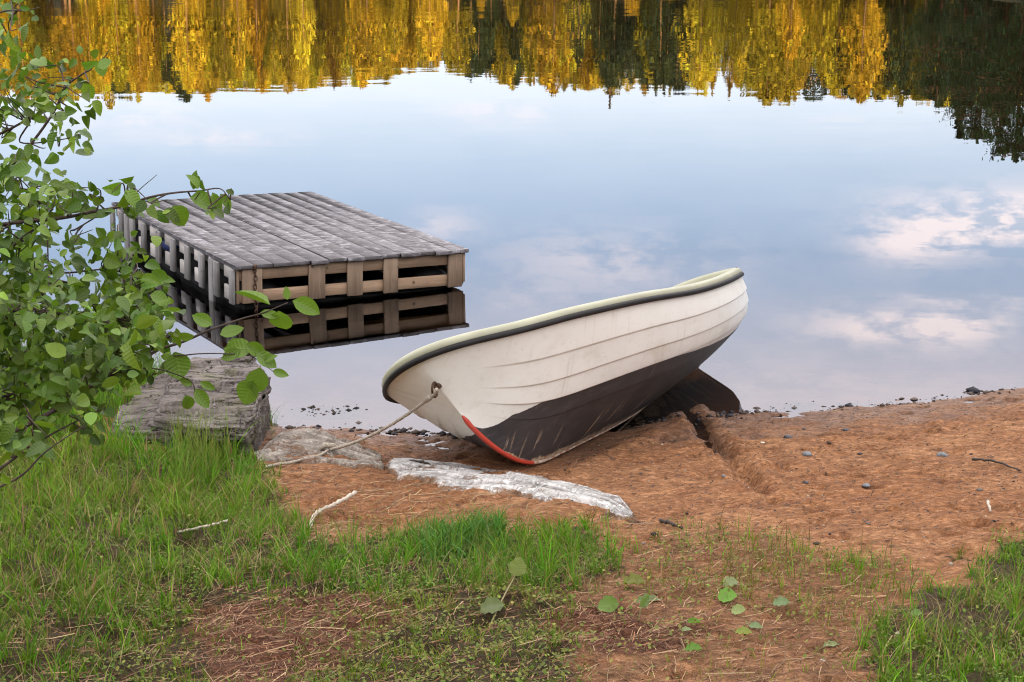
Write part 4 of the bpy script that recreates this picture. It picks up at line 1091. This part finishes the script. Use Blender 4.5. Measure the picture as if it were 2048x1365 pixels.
# ------------------------------------------------------------------ FALLEN LEAVES AND SMALL THINGS ON THE GROUND
FL = [  # base px, direction deg, length px, width, colour, label
    (1030, 1180, 285, 46, 1.3, (.20, .25, .12), 'pale green leaf upright on a long dry stalk in the foreground'),
    (960, 1232, -12, 60, .9, (.17, .21, .16), 'grey green fallen leaf lying left of the dry stalk'),
    (1195, 1222, 5, 52, 1.15, (.12, .21, .045), 'mid green fallen leaf on the left side of the leaf scatter'),
    (1245, 1175, 15, 58, .75, (.20, .22, .10), 'olive fallen leaf at the edge of the grass above the leaf scatter'),
    (1272, 1212, 8, 60, .6, (.17, .24, .17), 'long silvery fallen leaf in the middle of the leaf scatter'),
    (1282, 1245, 300, 34, .9, (.16, .24, .13), 'small grey green leaf standing up below the long silvery leaf'),
    (1435, 1200, 10, 46, 1.4, (.11, .27, .02), 'bright green round leaf lying on the bare soil'),
    (1462, 1228, 15, 36, 1.1, (.24, .31, .16), 'pale green leaf touching the bright green round leaf'),
    (1445, 1178, 350, 40, 1.0, (.24, .29, .22), 'whitish curled leaf above the bright green round leaf'),
    (1375, 1252, 20, 36, .8, (.12, .25, .03), 'small bright green leaf below the leaf scatter'),
    (1362, 1268, 5, 26, .9, (.22, .28, .19), 'small pale leaf beside the small bright green one'),
    (1370, 1308, 10, 42, .9, (.12, .25, .05), 'curled green leaf alone on the bare sand near the bottom'),
    (1470, 1272, 20, 44, .75, (.22, .27, .07), 'yellowish fallen leaf at the right of the bare soil'),
    (1498, 1258, 30, 38, .7, (.18, .26, .19), 'silvery green leaf just above the yellowish fallen leaf'),
    (1545, 1216, 10, 42, .9, (.20, .29, .24), 'mint green crumpled leaf by the weeds on the right'),
    (1645, 1303, 5, 40, .8, (.20, .25, .15), 'dull green leaf on the sand in the lower right'),
    (1820, 1235, 20, 30, .9, (.17, .27, .16), 'small pale green leaf in the grass on the right'),
]
LV, LF, LU = leaf_shape(9, True)
for (px, py, ang, lp, wf, c, lab) in FL:
    c = (c[0]*1.0, c[1]*1.0, c[2]*.62)
    p = ground_hit(px, py, height); s = lp/F_PX*p[1]*.92
    upright = 'upright' in lab or 'standing up' in lab
    d = np.array([math.cos(R(ang)), -math.sin(R(ang))*1.6 if not upright else .25, .12 if not upright else .9]); d /= np.linalg.norm(d)
    nn = np.array([rng.normal(0, .25), -.45 if not upright else -.9, .8 if not upright else .2]); sd = np.cross(nn, d); sd /= np.linalg.norm(sd); up = np.cross(d, sd)
    bend = rng.uniform(-.15, .3)
    V_ = s*(LV[:, 0:1]*d+LV[:, 1:2]*wf*sd+(LV[:, 2]*rng.uniform(1.2, 3.2)+rng.normal(0, .10)*LV[:, 1]*LV[:, 0]*4+bend*LV[:, 0]**2*.5)[:, None]*up)+np.array([0, 0, .012 if not upright else .05])
    wld = V_+p; V_[:, 2] += np.maximum(0, height(wld[:, 0], wld[:, 1])+.006-wld[:, 2])
    # stalk
    st = MB()
    if 'long dry stalk' in lab: e = ground_hit(978, 1262, height)-p+np.array([0, 0, .01])
    else: e = -d*s*.35+np.array([0, 0, 0]); e[2] = height(np.array([p[0]+e[0]]), np.array([p[1]+e[1]]))[0]-p[2]+.005
    st.tube(smooth_path([V_[2], V_[2]*.5+e*.5+np.array([0, 0, .006]), e], 4), .0017 if 'long' not in lab else .0028, 5)
    sv = np.concatenate(st.v); nl = len(V_)
    fs = [list(f) for f in LF]+[[i+nl for i in f] for f in st.f]
    cc = np.concatenate([np.repeat(np.array([c]), nl, 0), np.repeat(np.array([[.30, .26, .12]]), len(sv), 0)])
    o = mesh_obj('fallen_leaf', np.concatenate([V_, sv]), fs, LEAF, None, True, {'tint': cc}, np.concatenate([LU, np.zeros((len(sv), 2))+.3]))
    o.location = tuple(p); tag(o, lab, 'leaf', 'fallen leaves on the ground')

def stick(pts, r0, r1, name, mat, label, lift=.01, cat='stick'):
    P = np.array([ground_hit(a, b, height)+np.array([0, 0, lift+l]) for a, b, l in pts]); P = smooth_path(P, 8)
    n = len(P); r = np.linspace(r0, r1, n)*(1+.16*np.sin(np.arange(n)*1.7)+rng.normal(0, .05, n)); P += rng.normal(0, .0012, P.shape)
    c = P.mean(0); o = MB().tube(P-c, r, 9).build(name, mat, None, True); o.location = tuple(c); tag(o, label, cat); return o
stick([(712, 1003, .03), (690, 1016, .03), (665, 1027, .025), (640, 1036, .02), (627, 1045, .012), (619, 1060, -.005)], .0085, .0075, 'driftwood_stick', STICK, 'bleached bent stick lying at the edge of the grass below the cloth')
stick([(456, 1060, .028), (430, 1064, .022), (395, 1067, .012), (355, 1070, .0)], .0055, .004, 'driftwood_stick', STICK, 'pale straight stick half hidden in the grass on the left')
stick([(1320, 1046, .0), (1345, 1055, .004), (1365, 1062, .0)], .008, .005, 'dark_twig', DARKWOOD, 'dark wet twig on the sand past the right end of the cloth')
stick([(810, 925, .0), (842, 933, .012), (866, 936, .0)], .007, .005, 'dark_twig', DARKWOOD, 'dark twig between the cloth and the bow of the boat')
stick([(1945, 923, .0), (1985, 929, .006), (2040, 945, .0)], .006, .004, 'dark_twig', DARKWOOD, 'thin dark twig on the open sand at the far right')
stick([(1975, 1017, .02), (1980, 1028, .0)], .006, .004, 'driftwood_stick', STICK, 'short pale peg of wood stuck in the sand on the right')

def stone(px, py, w_px, col, label, flat=.5):
    p = ground_hit(px, py, height); s = w_px/F_PX*p[1]/2
    n1_, n2_ = 14, 9; vs = []; sd = rng.integers(1, 999)
    for i in range(n2_):
        th = math.pi*i/(n2_-1)
        for k in range(n1_):
            ph = 2*math.pi*k/n1_; v = np.array([math.sin(th)*math.cos(ph), .75*math.sin(th)*math.sin(ph), flat*math.cos(th)])
            f = 1+.22*vnoise(np.array(v[0]*1.7+sd), np.array(v[1]*1.7+v[2]*2.3), int(sd)); vs.append(v*s*f)
    fs = [[i*n1_+k, i*n1_+(k+1) % n1_, (i+1)*n1_+(k+1) % n1_, (i+1)*n1_+k] for i in range(n2_-1) for k in range(n1_)]
    m = STONES.setdefault(col, mat_simple('pebble_stone', col, .6, .35, .4, 70))
    o = MB().add(vs, fs).build('pebble', m, None, True); o.location = (p[0], p[1], p[2]+s*flat*.3); o.rotation_euler = (0, 0, rng.uniform(-.5, .5))
    tag(o, label, 'pebble', 'pebbles on the sand')
STONES = {}
DK = (.07, .075, .09); GB = (.17, .185, .20); WH = (.62, .56, .44); BRN = (.13, .10, .08)
for a in ((1525, 887, 11, WH, 'small cream white pebble right of the drag groove'),
          (1577, 876, 19, DK, 'round dark pebble above the bluish flat pebble'),
          (1677, 886, 22, DK, 'flat black pebble in the middle of the open sand'),
          (1613, 910, 24, GB, 'bluish grey flat pebble right of the drag groove'),
          (1885, 913, 26, GB, 'bluish grey long pebble on the right of the beach'),
          (1692, 861, 14, DK, 'dark pebble farther up towards the water than the flat black one'),
          (1608, 859, 10, DK, 'tiny black pebble between the groove and the water'),
          (1733, 973, 18, GB, 'grey blue pebble low on the open sand'),
          (1612, 966, 13, DK, 'small dark pebble low beside the end of the groove'),
          (1447, 953, 11, GB, 'small grey pebble left of the drag groove'),
          (1960, 981, 17, BRN, 'dark brown pebble on the lower right sand'),
          (1795, 1268, 13, WH, 'cream pebble beside the right hand grass'),
          (1645, 1322, 13, WH, 'small white pebble at the bottom right of the bare sand')): stone(*a)

# dark pebbles and scraps at the waterline
def gravel(n, fn, name, label, smin, smax, cols):
    VV = []; FF = []; CC = []; k = 0
    oct_v = np.array([(1, 0, 0), (-1, 0, 0), (0, 1, 0), (0, -1, 0), (0, 0, 1), (0, 0, -1), (.7, .7, .2), (-.7, .7, .1), (.7, -.7, .1), (-.7, -.7, .2)])
    oct_f = [[6, 4, 0], [2, 4, 6], [2, 7, 4], [7, 1, 4], [1, 9, 4], [9, 3, 4], [3, 8, 4], [8, 0, 4], [0, 5, 6], [6, 5, 2], [2, 5, 7], [7, 5, 1], [1, 5, 9], [9, 5, 3], [3, 5, 8], [8, 5, 0]]
    for i in range(n):
        x_, y_ = fn(); z_ = float(height(np.array([x_]), np.array([y_]))[0]); s = rng.uniform(smin, smax)*rng.lognormal(-.2, .4)
        a = rng.uniform(0, 6.3); v = oct_v*(1+rng.normal(0, .15, oct_v.shape))*np.array([1, .7, .5])*s
        v = np.stack([v[:, 0]*math.cos(a)-v[:, 1]*math.sin(a), v[:, 0]*math.sin(a)+v[:, 1]*math.cos(a), v[:, 2]], 1)+np.array([x_, y_, max(z_, -.01)+s*.2])
        VV.append(v); FF += [[q_+k for q_ in f] for f in oct_f]; k += 10; CC.append(np.repeat(np.array([cols[rng.integers(0, len(cols))]])*rng.lognormal(0, .3), 10, 0))
    o = mesh_obj(name, np.concatenate(VV), FF, STRAW, None, True, {'tint': np.concatenate(CC)}); o['kind'] = 'stuff'; o['label'] = label
def shore():
    x_ = rng.uniform(-1.2, 3.4); 
    return x_, float(ys(x_))+rng.normal(0, .05)+.06*math.sin(x_*5)
gravel(620, shore, 'shore_gravel', 'dark pebbles and scraps along the waterline', .006, .02, [(.04, .035, .035), (.08, .06, .05), (.12, .10, .09), (.05, .05, .06)])
def sandy():
    a, b = rng.uniform(1000, 2150), rng.uniform(800, 1120); p = ground_hit(a, b); return p[0], p[1]
gravel(420, sandy, 'beach_gravel', 'small stones scattered in the sand', .003, .009, [(.05, .045, .05), (.14, .12, .11), (.34, .28, .22), (.10, .07, .05)])
mc = ground_hit(640, 822)
def clump_():
    return mc[0]+rng.normal(0, .10), mc[1]+rng.normal(0, .05)
gravel(520, clump_, 'mud_clump', 'dark clump of mud and weed in the shallow water beside the boulder', .005, .016, [(.05, .035, .03), (.09, .06, .045), (.03, .025, .022)])

# ------------------------------------------------------------------ CLOTH SHEETS
def sheet(top, bot, name, mat, label, hmax, nu_=150, nv_=46, seed=1, ridge=9, fold=1.0, dip=.22):
    top = np.array([ground_hit(a, b) for a, b in top]); bot = np.array([ground_hit(a, b) for a, b in bot])
    def rs(P, n):
        L = np.concatenate([[0], np.cumsum(np.linalg.norm(np.diff(P, axis=0), axis=1))]); s = np.linspace(0, L[-1], n); return np.stack([np.interp(s, L, P[:, k]) for k in range(3)], 1)
    A_, B_ = rs(top, nu_), rs(bot, nu_); t = np.linspace(0, 1, nv_)[None, :, None]
    G = A_[:, None]*(1-t)+B_[:, None]*t
    S_, T_ = np.meshgrid(np.linspace(0, 1, nu_), np.linspace(0, 1, nv_), indexing='ij')
    L = np.linalg.norm(A_[-1]-A_[0])
    e = np.minimum(np.minimum(T_, 1-T_)*2, np.minimum(S_, 1-S_)*6)
    jag = fbm(S_*L*16, T_*3, seed, 3)*.03*(1-sstep(0, .25, e)); G[..., 1] += jag; G[..., 0] += .5*fbm(S_*L*12+5, T_*3, seed+3, 3)*.05*(1-sstep(0, .3, e))
    r1 = 1-np.abs(fbm(S_*L*1.3+T_*1.0, T_*ridge*.8+S_*1.2*L, seed+7, 2))*3; r2 = 1-np.abs(fbm(S_*L*2.6+T_*1.2, T_*ridge*1.5-S_*L, seed+17, 2))*3
    hh_ = (.35+.65*fbm(S_*L*3, T_*2, seed+23, 2)*.5+.3)*sstep(0, .35, e)
    z_ = base(G[..., 0], G[..., 1])+.026*fbm(G[..., 0]*2.1, G[..., 1]*2.8+.35*fbm(G[..., 0]*1.3, G[..., 1]*1.3, 3), 11, 3)
    z_ = z_+.008+hmax*hh_*.8+fold*(.0075*r1+.005*r2)*sstep(0, .2, e)-.016*(1-sstep(0, .16, e))
    # where sand has washed over it the cloth dips under the ground
    z_ = z_-.03*sstep(dip, dip+.28, fbm(S_*L*3, T_*3, seed+31, 3))
    V_ = np.stack([G[..., 0], G[..., 1], z_], -1).reshape(-1, 3)
    ii = (np.arange(nu_-1)[:, None]*nv_+np.arange(nv_-1)[None]).ravel(); q_ = np.stack([ii, ii+1, ii+1+nv_, ii+nv_], 1)
    c = V_.mean(0)
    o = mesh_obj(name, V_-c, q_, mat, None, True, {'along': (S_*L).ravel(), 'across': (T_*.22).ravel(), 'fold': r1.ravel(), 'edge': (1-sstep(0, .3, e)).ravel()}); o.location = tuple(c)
    sm = o.modifiers.new('thickness', 'SOLIDIFY'); sm.thickness = .003
    tag(o, label, 'cloth', 'sheets of cloth lying in the sand')
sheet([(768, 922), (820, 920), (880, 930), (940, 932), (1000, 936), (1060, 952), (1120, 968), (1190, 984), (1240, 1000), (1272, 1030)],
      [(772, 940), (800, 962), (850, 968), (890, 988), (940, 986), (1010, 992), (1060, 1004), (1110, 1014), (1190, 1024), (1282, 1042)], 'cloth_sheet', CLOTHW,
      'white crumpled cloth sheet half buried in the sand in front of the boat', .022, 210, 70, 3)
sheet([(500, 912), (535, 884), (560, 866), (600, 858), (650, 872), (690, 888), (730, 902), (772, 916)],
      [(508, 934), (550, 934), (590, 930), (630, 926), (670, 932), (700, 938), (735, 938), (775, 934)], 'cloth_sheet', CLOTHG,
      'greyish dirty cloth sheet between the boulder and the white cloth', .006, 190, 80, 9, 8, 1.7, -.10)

# ------------------------------------------------------------------ WOODS
def tree_mesh(kind, h, seed, nleaf):
    """returns foliage verts/quads and trunk MB; kinds: spruce, pine, birch"""
    rg = np.random.default_rng(seed)
    n = nleaf
    if kind == 'spruce':
        t = rg.random(n)**.75; t = 1-t*.93; r = (1-t)*h*.19*(.5+.6*np.abs(np.sin(t*h*2.2)))*np.sqrt(rg.random(n))*1.3
    elif kind == 'pine':
        t = .42+.58*rg.random(n); r = h*.16*np.sqrt(np.clip(1-((t-.62)/.42)**2, 0.03, 1))*np.sqrt(rg.random(n))
    else:
        t = .22+.78*rg.random(n)**.9; r = h*.17*np.clip(np.sin(np.pi*np.clip((t-.12)/.9, 0, 1)), .05, 1)**.8*np.sqrt(rg.random(n))
    a = rg.uniform(0, 2*math.pi, n)
    cl = vnoise(a*1.6+seed, t*8, seed); r = r*(1+.35*cl)
    c = np.stack([r*np.cos(a), r*np.sin(a), t*h], 1)
    s = h*rg.uniform(.008, .020, n)
    d1 = rg.normal(0, 1, (n, 3)); d1[:, 2] -= 1.3 if kind != 'pine' else .5; d1 /= np.linalg.norm(d1, axis=1)[:, None]
    d2 = np.cross(d1, rg.normal(0, 1, (n, 3))); d2 /= np.linalg.norm(d2, axis=1)[:, None]
    s = s[:, None]
    V_ = np.stack([c-d1*s*1.9, c+d2*s*.5, c+d1*s*1.9, c-d2*s*.5], 1)
    return V_, rg.lognormal(0, .35, n)
def trunk_pts(h, seed):
    rg = np.random.default_rng(seed); return [(rg.normal(0, .05), rg.normal(0, .05), q_) for q_ in np.linspace(0, h*.97, 6)]
def top_elev(px): return np.interp(px, [-600, 0, 180, 400, 600, 720, 830, 880, 930, 1000, 1200, 1500, 1700, 1850, 2300], [200, 193, 186, 180, 165, 150, 130, 120, 138, 148, 168, 180, 192, 196, 205])
FV, FC = [], []; TB_v, TB_f, tn = [], [], 0
protos = {}
for kd in ('spruce', 'pine', 'birch'):
    for s in range(4): protos[(kd, s)] = tree_mesh(kd, 1.0, 100+s*7+len(kd), 900)
GOLD = {'spruce': (.25, .165, .010), 'pine': (.35, .235, .014), 'birch': (.43, .305, .018)}
cnt = 0
for _ in range(6500):
    X = rng.uniform(-95, 105); Y = rng.uniform(159, 262)
    zb_ = float(base(np.array(X), np.array(Y)))
    if zb_ < .05: continue
    px = CX+F_PX*X/Y
    ev = PITCH+math.atan((top_elev(px)-CY)/F_PX); ztop_ = Y*math.tan(ev)-2.6+.5
    hmx = ztop_-zb_
    kd = rng.choice(['spruce', 'pine', 'birch'], p=[.30, .25, .45])
    if Y < 176 and rng.random() < .5: kd = 'birch'
    h = min(rng.uniform(8, 14), hmx*rng.uniform(.86, 1.04)+rng.exponential(.25))
    if (930 < px < 1045 or 1190 < px < 1390) and Y <= 171: h = min(h, rng.uniform(4, 6.5))
    if h < 3: continue
    V_, lum = protos[(kd, int(rng.integers(0, 4)))]
    a = rng.uniform(0, 6.3); ca, sa = math.cos(a), math.sin(a)
    W_t = V_*np.array([h*rng.uniform(.8, 1.2)]*2+[h]); W_t = np.stack([W_t[..., 0]*ca-W_t[..., 1]*sa+X, W_t[..., 0]*sa+W_t[..., 1]*ca+Y, W_t[..., 2]+zb_], -1)
    FV.append(W_t.reshape(-1, 3))
    g = np.array(GOLD[kd])*rng.lognormal(-.35, .32)*np.array([rng.uniform(.75, 1.2), 1, 1])
    dz_ = 930 < px < 1045 or 1190 < px < 1390
    if (dz_ and 171 < Y < 236 and rng.random() < .9) or (px > 1620 and rng.random() < .38) or fbm(np.array([X*.05]), np.array([Y*.03]), 777, 2)[0] > .60: g = np.array([.022, .034, .012])*rng.lognormal(0, .3)
    FC.append(np.repeat((g[None]*lum[:, None])[:, None], 4, 1).reshape(-1, 3))
    r = h*.017; tp_ = np.array(trunk_pts(h, cnt))+np.array([X, Y, zb_-.2])
    for i, p_ in enumerate(tp_):
        rr = r*(1-i/6.3)
        TB_v.append(p_+np.array([[rr, 0, 0], [-.5*rr, .87*rr, 0], [-.5*rr, -.87*rr, 0]]))
    for i in range(5):
        for k in range(3): b0 = tn+i*3; TB_f.append([b0+k, b0+(k+1) % 3, b0+3+(k+1) % 3, b0+3+k])
    tn += 18; cnt += 1
    if cnt >= 1350: break
print('far trees', cnt)
nf = sum(len(v) for v in FV); VV = np.concatenate(FV+[np.concatenate(TB_v)])
fq = np.arange(nf).reshape(-1, 4); tq = np.array(TB_f)+nf
CC = np.concatenate(FC+[np.full((len(VV)-nf, 3), 0.)+np.array([.30, .18, .09])])
forest = mesh_obj('forest', VV, np.concatenate([fq, tq]), TREE, None, False, {'tint': np.clip(CC, 0, .6)})
forest['kind'] = 'stuff'; forest['label'] = 'sunlit golden wood on the far shore, seen mirrored in the lake'
# woods on the ridge behind the viewer: they keep the evening sun off the beach
FV, FC = [], []
for _ in range(330):
    X = rng.uniform(-150, 150); Y = rng.uniform(-130, -72); zb_ = float(base(np.array(X), np.array(Y))); h = rng.uniform(8, 12)
    V_, lum = protos[('spruce' if rng.random() < .6 else 'birch', int(rng.integers(0, 4)))]
    FV.append((V_*np.array([h*1.2, h*1.2, h])+np.array([X, Y, zb_])).reshape(-1, 3)); FC.append(np.repeat((np.array([.03, .045, .014])[None]*lum[:, None])[:, None], 4, 1).reshape(-1, 3))
VV = np.concatenate(FV)
ridge = mesh_obj('ridge_forest', VV, np.arange(len(VV)).reshape(-1, 4), TREE, None, False, {'tint': np.concatenate(FC)})
ridge['kind'] = 'stuff'; ridge['label'] = 'dark wooded ridge behind the beach'

FV, FC = [], []  # unseen wood added to throw shade on the wooded point
for _ in range(150):
    X = rng.uniform(34, 84); Y = rng.uniform(18, 66); zb_ = max(float(base(np.array(X), np.array(Y))), 0); h = rng.uniform(15, 21)
    if X-.42*(Y) < 14: continue
    V_, lum = protos[('spruce' if rng.random() < .6 else 'birch', int(rng.integers(0, 4)))]
    c0 = V_.mean(1, keepdims=True); V2 = (V_-c0)*1.9+c0
    FV.append((V2*np.array([h*1.1, h*1.1, h])+np.array([X, Y, zb_])).reshape(-1, 3)); FC.append(np.repeat((np.array([.03, .045, .014])[None]*lum[:, None])[:, None], 4, 1).reshape(-1, 3))
VV = np.concatenate(FV)
sw = mesh_obj('shade_forest', VV, np.arange(len(VV)).reshape(-1, 4), TREE, None, False, {'tint': np.concatenate(FC)})
sw['kind'] = 'stuff'; sw['label'] = 'unseen tall dark wood added on the right hand shore to shade the point'

def single_tree(name, kd, X, Y, h, tint, label, cat, nleaf=1500, wide_=1.0, seed=1, bark=TRUNK):
    zb_ = float(base(np.array(X), np.array(Y))); t_ = thing(name, label, cat, (X, Y, zb_-.1), (0, 0, 0), None)
    rg = np.random.default_rng(seed)
    # boughs: clusters of small leaf faces hung along limbs, with gaps between them
    nb = max(14, nleaf//45); CVS = []; LUM = []; limbs = []
    for k in range(nb):
        t = 1-.86*(1-rg.random()**.8) if kd != 'spruce' else .06+.94*(k+rg.random())/nb
        R_ = h*wide_*((1-t)*.20+.012 if kd == 'spruce' else .20*math.sin(math.pi*min(1, max(.04, (t-.08)/.98)))**.7)
        a = rg.uniform(0, 6.28); r1 = R_*rg.uniform(.55, 1.05); tip = np.array([r1*math.cos(a), r1*math.sin(a), h*min(t, .97)-r1*(.35 if kd == 'spruce' else .05)])
        st_ = np.array([0, 0, h*max(.05, t-.10*rg.random())]); limbs.append((st_, (st_+tip)/2+np.array([0, 0, .12*r1]), tip))
        m = 110; q = rg.random((m, 1))**.6
        c = st_+(tip-st_)*q+rg.normal(0, 1, (m, 3))*np.array([.13, .13, .10])*max(r1, .35)*(.5+.6*q)
        c[:, 2] -= np.abs(rg.normal(0, .20, m))*r1
        d1 = rg.normal(0, 1, (m, 3)); d1[:, 2] -= 1.1; d1 /= np.linalg.norm(d1, axis=1)[:, None]
        d2 = np.cross(d1, rg.normal(0, 1, (m, 3))); d2 /= np.linalg.norm(d2, axis=1)[:, None]
        s = rg.uniform(.035, .10, (m, 1))*(h/11)
        CVS.append(np.stack([c-d1*s*1.5, c+d2*s*.7, c+d1*s*1.5, c-d2*s*.7], 1)); LUM.append(rg.lognormal(0, .25, m)*rg.lognormal(0, .3))
    V_ = np.concatenate(CVS); lum = np.concatenate(LUM)
    CC = np.repeat((np.array(tint)[None]*lum[:, None])[:, None], 4, 1).reshape(-1, 3)
    mesh_obj('crown', V_.reshape(-1, 3), np.arange(len(V_)*4).reshape(-1, 4), TREE, t_, False, {'tint': np.clip(CC, 0, .4)})
    mb = MB(); mb.tube(trunk_pts(h, seed), np.linspace(h*.016, h*.003, 6), 7)
    for (a_, b_, c_) in limbs: mb.tube([a_, b_, c_], [.03, .018, .006], 4)
    mb.build('trunk', bark, t_, True); return t_
DKG = (.020, .042, .016)
RT = [  # px of the top, reflected top y, depth, kind
    (1870, 212, 98, 'birch', 'dark spreading tree at the left end of the wooded point'), (1918, 285, 90, 'spruce', 'second dark conifer of the wooded point, a little taller than its neighbour'),
    (1958, 290, 86, 'birch', 'broad dark tree in the middle of the wooded point'), (2000, 300, 84, 'spruce', 'narrow dark conifer between two broad trees on the wooded point'),
    (2032, 335, 80, 'birch', 'tall dark tree at the right edge of the wooded point'), (2085, 345, 79, 'spruce', 'tallest dark conifer at the right of the wooded point'),
    (2150, 340, 82, 'birch', 'dark tree farthest right on the wooded point'), (1935, 230, 108, 'spruce', 'dark conifer standing behind the wooded point'),
    (1990, 240, 104, 'birch', 'green tree standing behind the wooded point'), (2060, 280, 96, 'spruce', 'dark conifer behind the tallest tree of the wooded point')]
for i, (px, py, D, kd, lab) in enumerate(RT):
    X = (px-CX)/F_PX*D*1.0/CP*CP; ev = PITCH+math.atan((py-CY)/F_PX); zt_ = D*math.tan(ev)-2.6
    zb_ = float(base(np.array(X), np.array(D))); h = zt_-zb_
    single_tree('shore_spruce' if kd == 'spruce' else 'shore_tree', kd, X, D, h, DKG if kd == 'spruce' else (.030, .060, .020), lab, 'tree', 5200, 1.3 if kd == 'spruce' else 1.7, 40+i)
px, py, D = 1219, 226, 215.
X = (px-CX)/F_PX*D; zt_ = D*math.tan(PITCH+math.atan((py-CY)/F_PX))-2.6; zb_ = float(base(np.array(X), np.array(D)))
single_tree('lone_spruce', 'spruce', X, D, zt_-zb_, (.09, .075, .03), 'thin tall spruce rising above the far wood', 'tree', 1500, .8, 91)

# ------------------------------------------------------------------ LIGHT AND SKY
SUN_EL, SUN_AZ = R(7.5), R(155)     # azimuth clockwise from +Y (away from the viewer): the sun stands behind
sd = bpy.data.lights.new('sun', 'SUN'); so = bpy.data.objects.new('sun', sd); COL.objects.link(so)
sd.energy = 5.0; sd.angle = R(.5); sd.color = (1, .72, .40)
dirv = Vector((math.sin(SUN_AZ)*math.cos(SUN_EL), math.cos(SUN_AZ)*math.cos(SUN_EL), math.sin(SUN_EL)))
so.rotation_euler = dirv.to_track_quat('Z', 'Y').to_euler()

world = bpy.data.worlds.new('World'); scene.world = world; world.use_nodes = True
class WM(Mat):
    def __init__(s):
        s.nt = world.node_tree; s.nt.nodes.clear(); s.out = s.n('ShaderNodeOutputWorld')
w = WM()
sky = w.n('ShaderNodeTexSky', {'sky_type': 'NISHITA', 'sun_disc': False, 'sun_elevation': SUN_EL, 'sun_rotation': SUN_AZ, 'altitude': 200, 'air_density': 1.0, 'dust_density': .4, 'ozone_density': 3.0})
dv_ = w.n('ShaderNodeTexCoord').outputs['Generated']
sp_ = w.n('ShaderNodeSeparateXYZ', None, Vector=dv_)
az = w.math('ARCTAN2', sp_.outputs[0], sp_.outputs[1]); el = w.math('ARCSINE', sp_.outputs[2])
azd = w.math('MULTIPLY', az, 180/math.pi); eld = w.math('MULTIPLY', el, 180/math.pi)
cv = w.n('ShaderNodeCombineXYZ', None, X=azd, Y=w.math('MULTIPLY', eld, 2.6), Z=0.).outputs[0]
n1 = w.noise(cv, .28, 6, .58, .3); n2 = w.noise(cv, .9, 4, .6)
def blob(a0, e0, ra, re, gain):
    q1 = w.math('DIVIDE', w.math('SUBTRACT', azd, a0), ra); q2 = w.math('DIVIDE', w.math('SUBTRACT', eld, e0), re)
    r2 = w.math('ADD', w.math('MULTIPLY', q1, q1), w.math('MULTIPLY', q2, q2))
    return w.math('MULTIPLY', w.math('EXPONENT', w.math('MULTIPLY', r2, -1)), gain)
def pxdir(px, py):
    return math.degrees(math.atan((px-CX)/F_PX/ (CP))), math.degrees(PITCH+math.atan((py-CY)/F_PX))
dens = None
for (px, py, rx, ry, g) in CLOUDS if 'CLOUDS' in globals() else [
        (1900, 430, 150, 52, 1.15), (1790, 480, 90, 40, .55), (2040, 410, 90, 50, .8), (1800, 640, 170, 34, 1.0), (1930, 620, 80, 24, .6), (1230, 520, 240, 60, .42), (880, 450, 70, 30, .38), (1050, 600, 120, 30, .2),
        (1950, 580, 160, 14, .5), (480, 270, 120, 18, .42), (280, 220, 130, 40, .40), (1000, 225, 110, 22, .40), (1650, 235, 70, 10, .18), (1500, 770, 900, 60, .25)]:
    a0, e0 = pxdir(px, py); b_ = blob(a0, e0, math.degrees(rx/F_PX), math.degrees(ry/F_PX), g)
    dens = b_ if dens is None else w.math('ADD', dens, b_)
# bright broken cloud added higher up, out of the picture, to light the beach
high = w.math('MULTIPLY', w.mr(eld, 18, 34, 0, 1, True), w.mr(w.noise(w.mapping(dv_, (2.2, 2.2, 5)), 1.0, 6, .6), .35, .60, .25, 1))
nn_ = w.math('ADD', n1, w.math('MULTIPLY', w.math('SUBTRACT', n2, .5), .85))
cl = w.math('MULTIPLY', dens, w.mr(nn_, .36, .60, .15, 1.25), True)

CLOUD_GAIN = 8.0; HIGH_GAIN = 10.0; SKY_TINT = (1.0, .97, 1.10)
ccol = w.mix(w.mr(eld, 6, 16), (1.0, .90, .90), (1.0, .86, .84))
cg = w.n('ShaderNodeVectorMath', {'operation': 'SCALE'}, _0=ccol); w.set(cg.inputs['Scale'], w.mr(eld, 6, 17, 7.8, 12.6))
skyc = w.mix(1.0, sky.outputs[0], SKY_TINT, 'MULTIPLY')
va = w.ramp(w.mr(eld, 0, 20), [(0, .80), (.27, .74), (.38, .50), (.52, .33), (.64, .55), (.8, .84), (1, .88)])
va = w.math('MULTIPLY', va, w.mr(n1, .25, .75, .93, 1.06))
vc = w.ramp(w.mr(eld, 0, 20), [(0, (.92, .90, .90)), (.3, (.90, .93, 1.0)), (.5, (.90, .98, 1.12)), (.68, (.98, .94, .99)), (.85, (1.0, .93, .95)), (1, (1, .93, .96))])
vg = w.n('ShaderNodeVectorMath', {'operation': 'SCALE'}, _0=vc); w.set(vg.inputs['Scale'], w.mr(eld, 6, 17, 7.6, 11.5))
skyc = w.mix(va, skyc, vg.outputs[0])
col_ = w.mix(cl, skyc, cg.outputs[0])
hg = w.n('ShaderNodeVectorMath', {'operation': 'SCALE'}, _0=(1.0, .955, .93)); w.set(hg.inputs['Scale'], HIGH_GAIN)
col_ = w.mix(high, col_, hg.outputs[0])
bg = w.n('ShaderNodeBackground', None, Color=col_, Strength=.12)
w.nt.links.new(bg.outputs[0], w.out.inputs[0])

scene.view_settings.view_transform = 'Standard'; scene.view_settings.look = 'None'
scene.view_settings.exposure = 1.1; scene.view_settings.gamma = 1.0
scene.cycles.max_bounces = 8; scene.cycles.transparent_max_bounces = 12
scene.cycles.caustics_reflective = False; scene.cycles.caustics_refractive = False
scene.cycles.use_denoising = DENOISE; scene.cycles.filter_width = 1.1
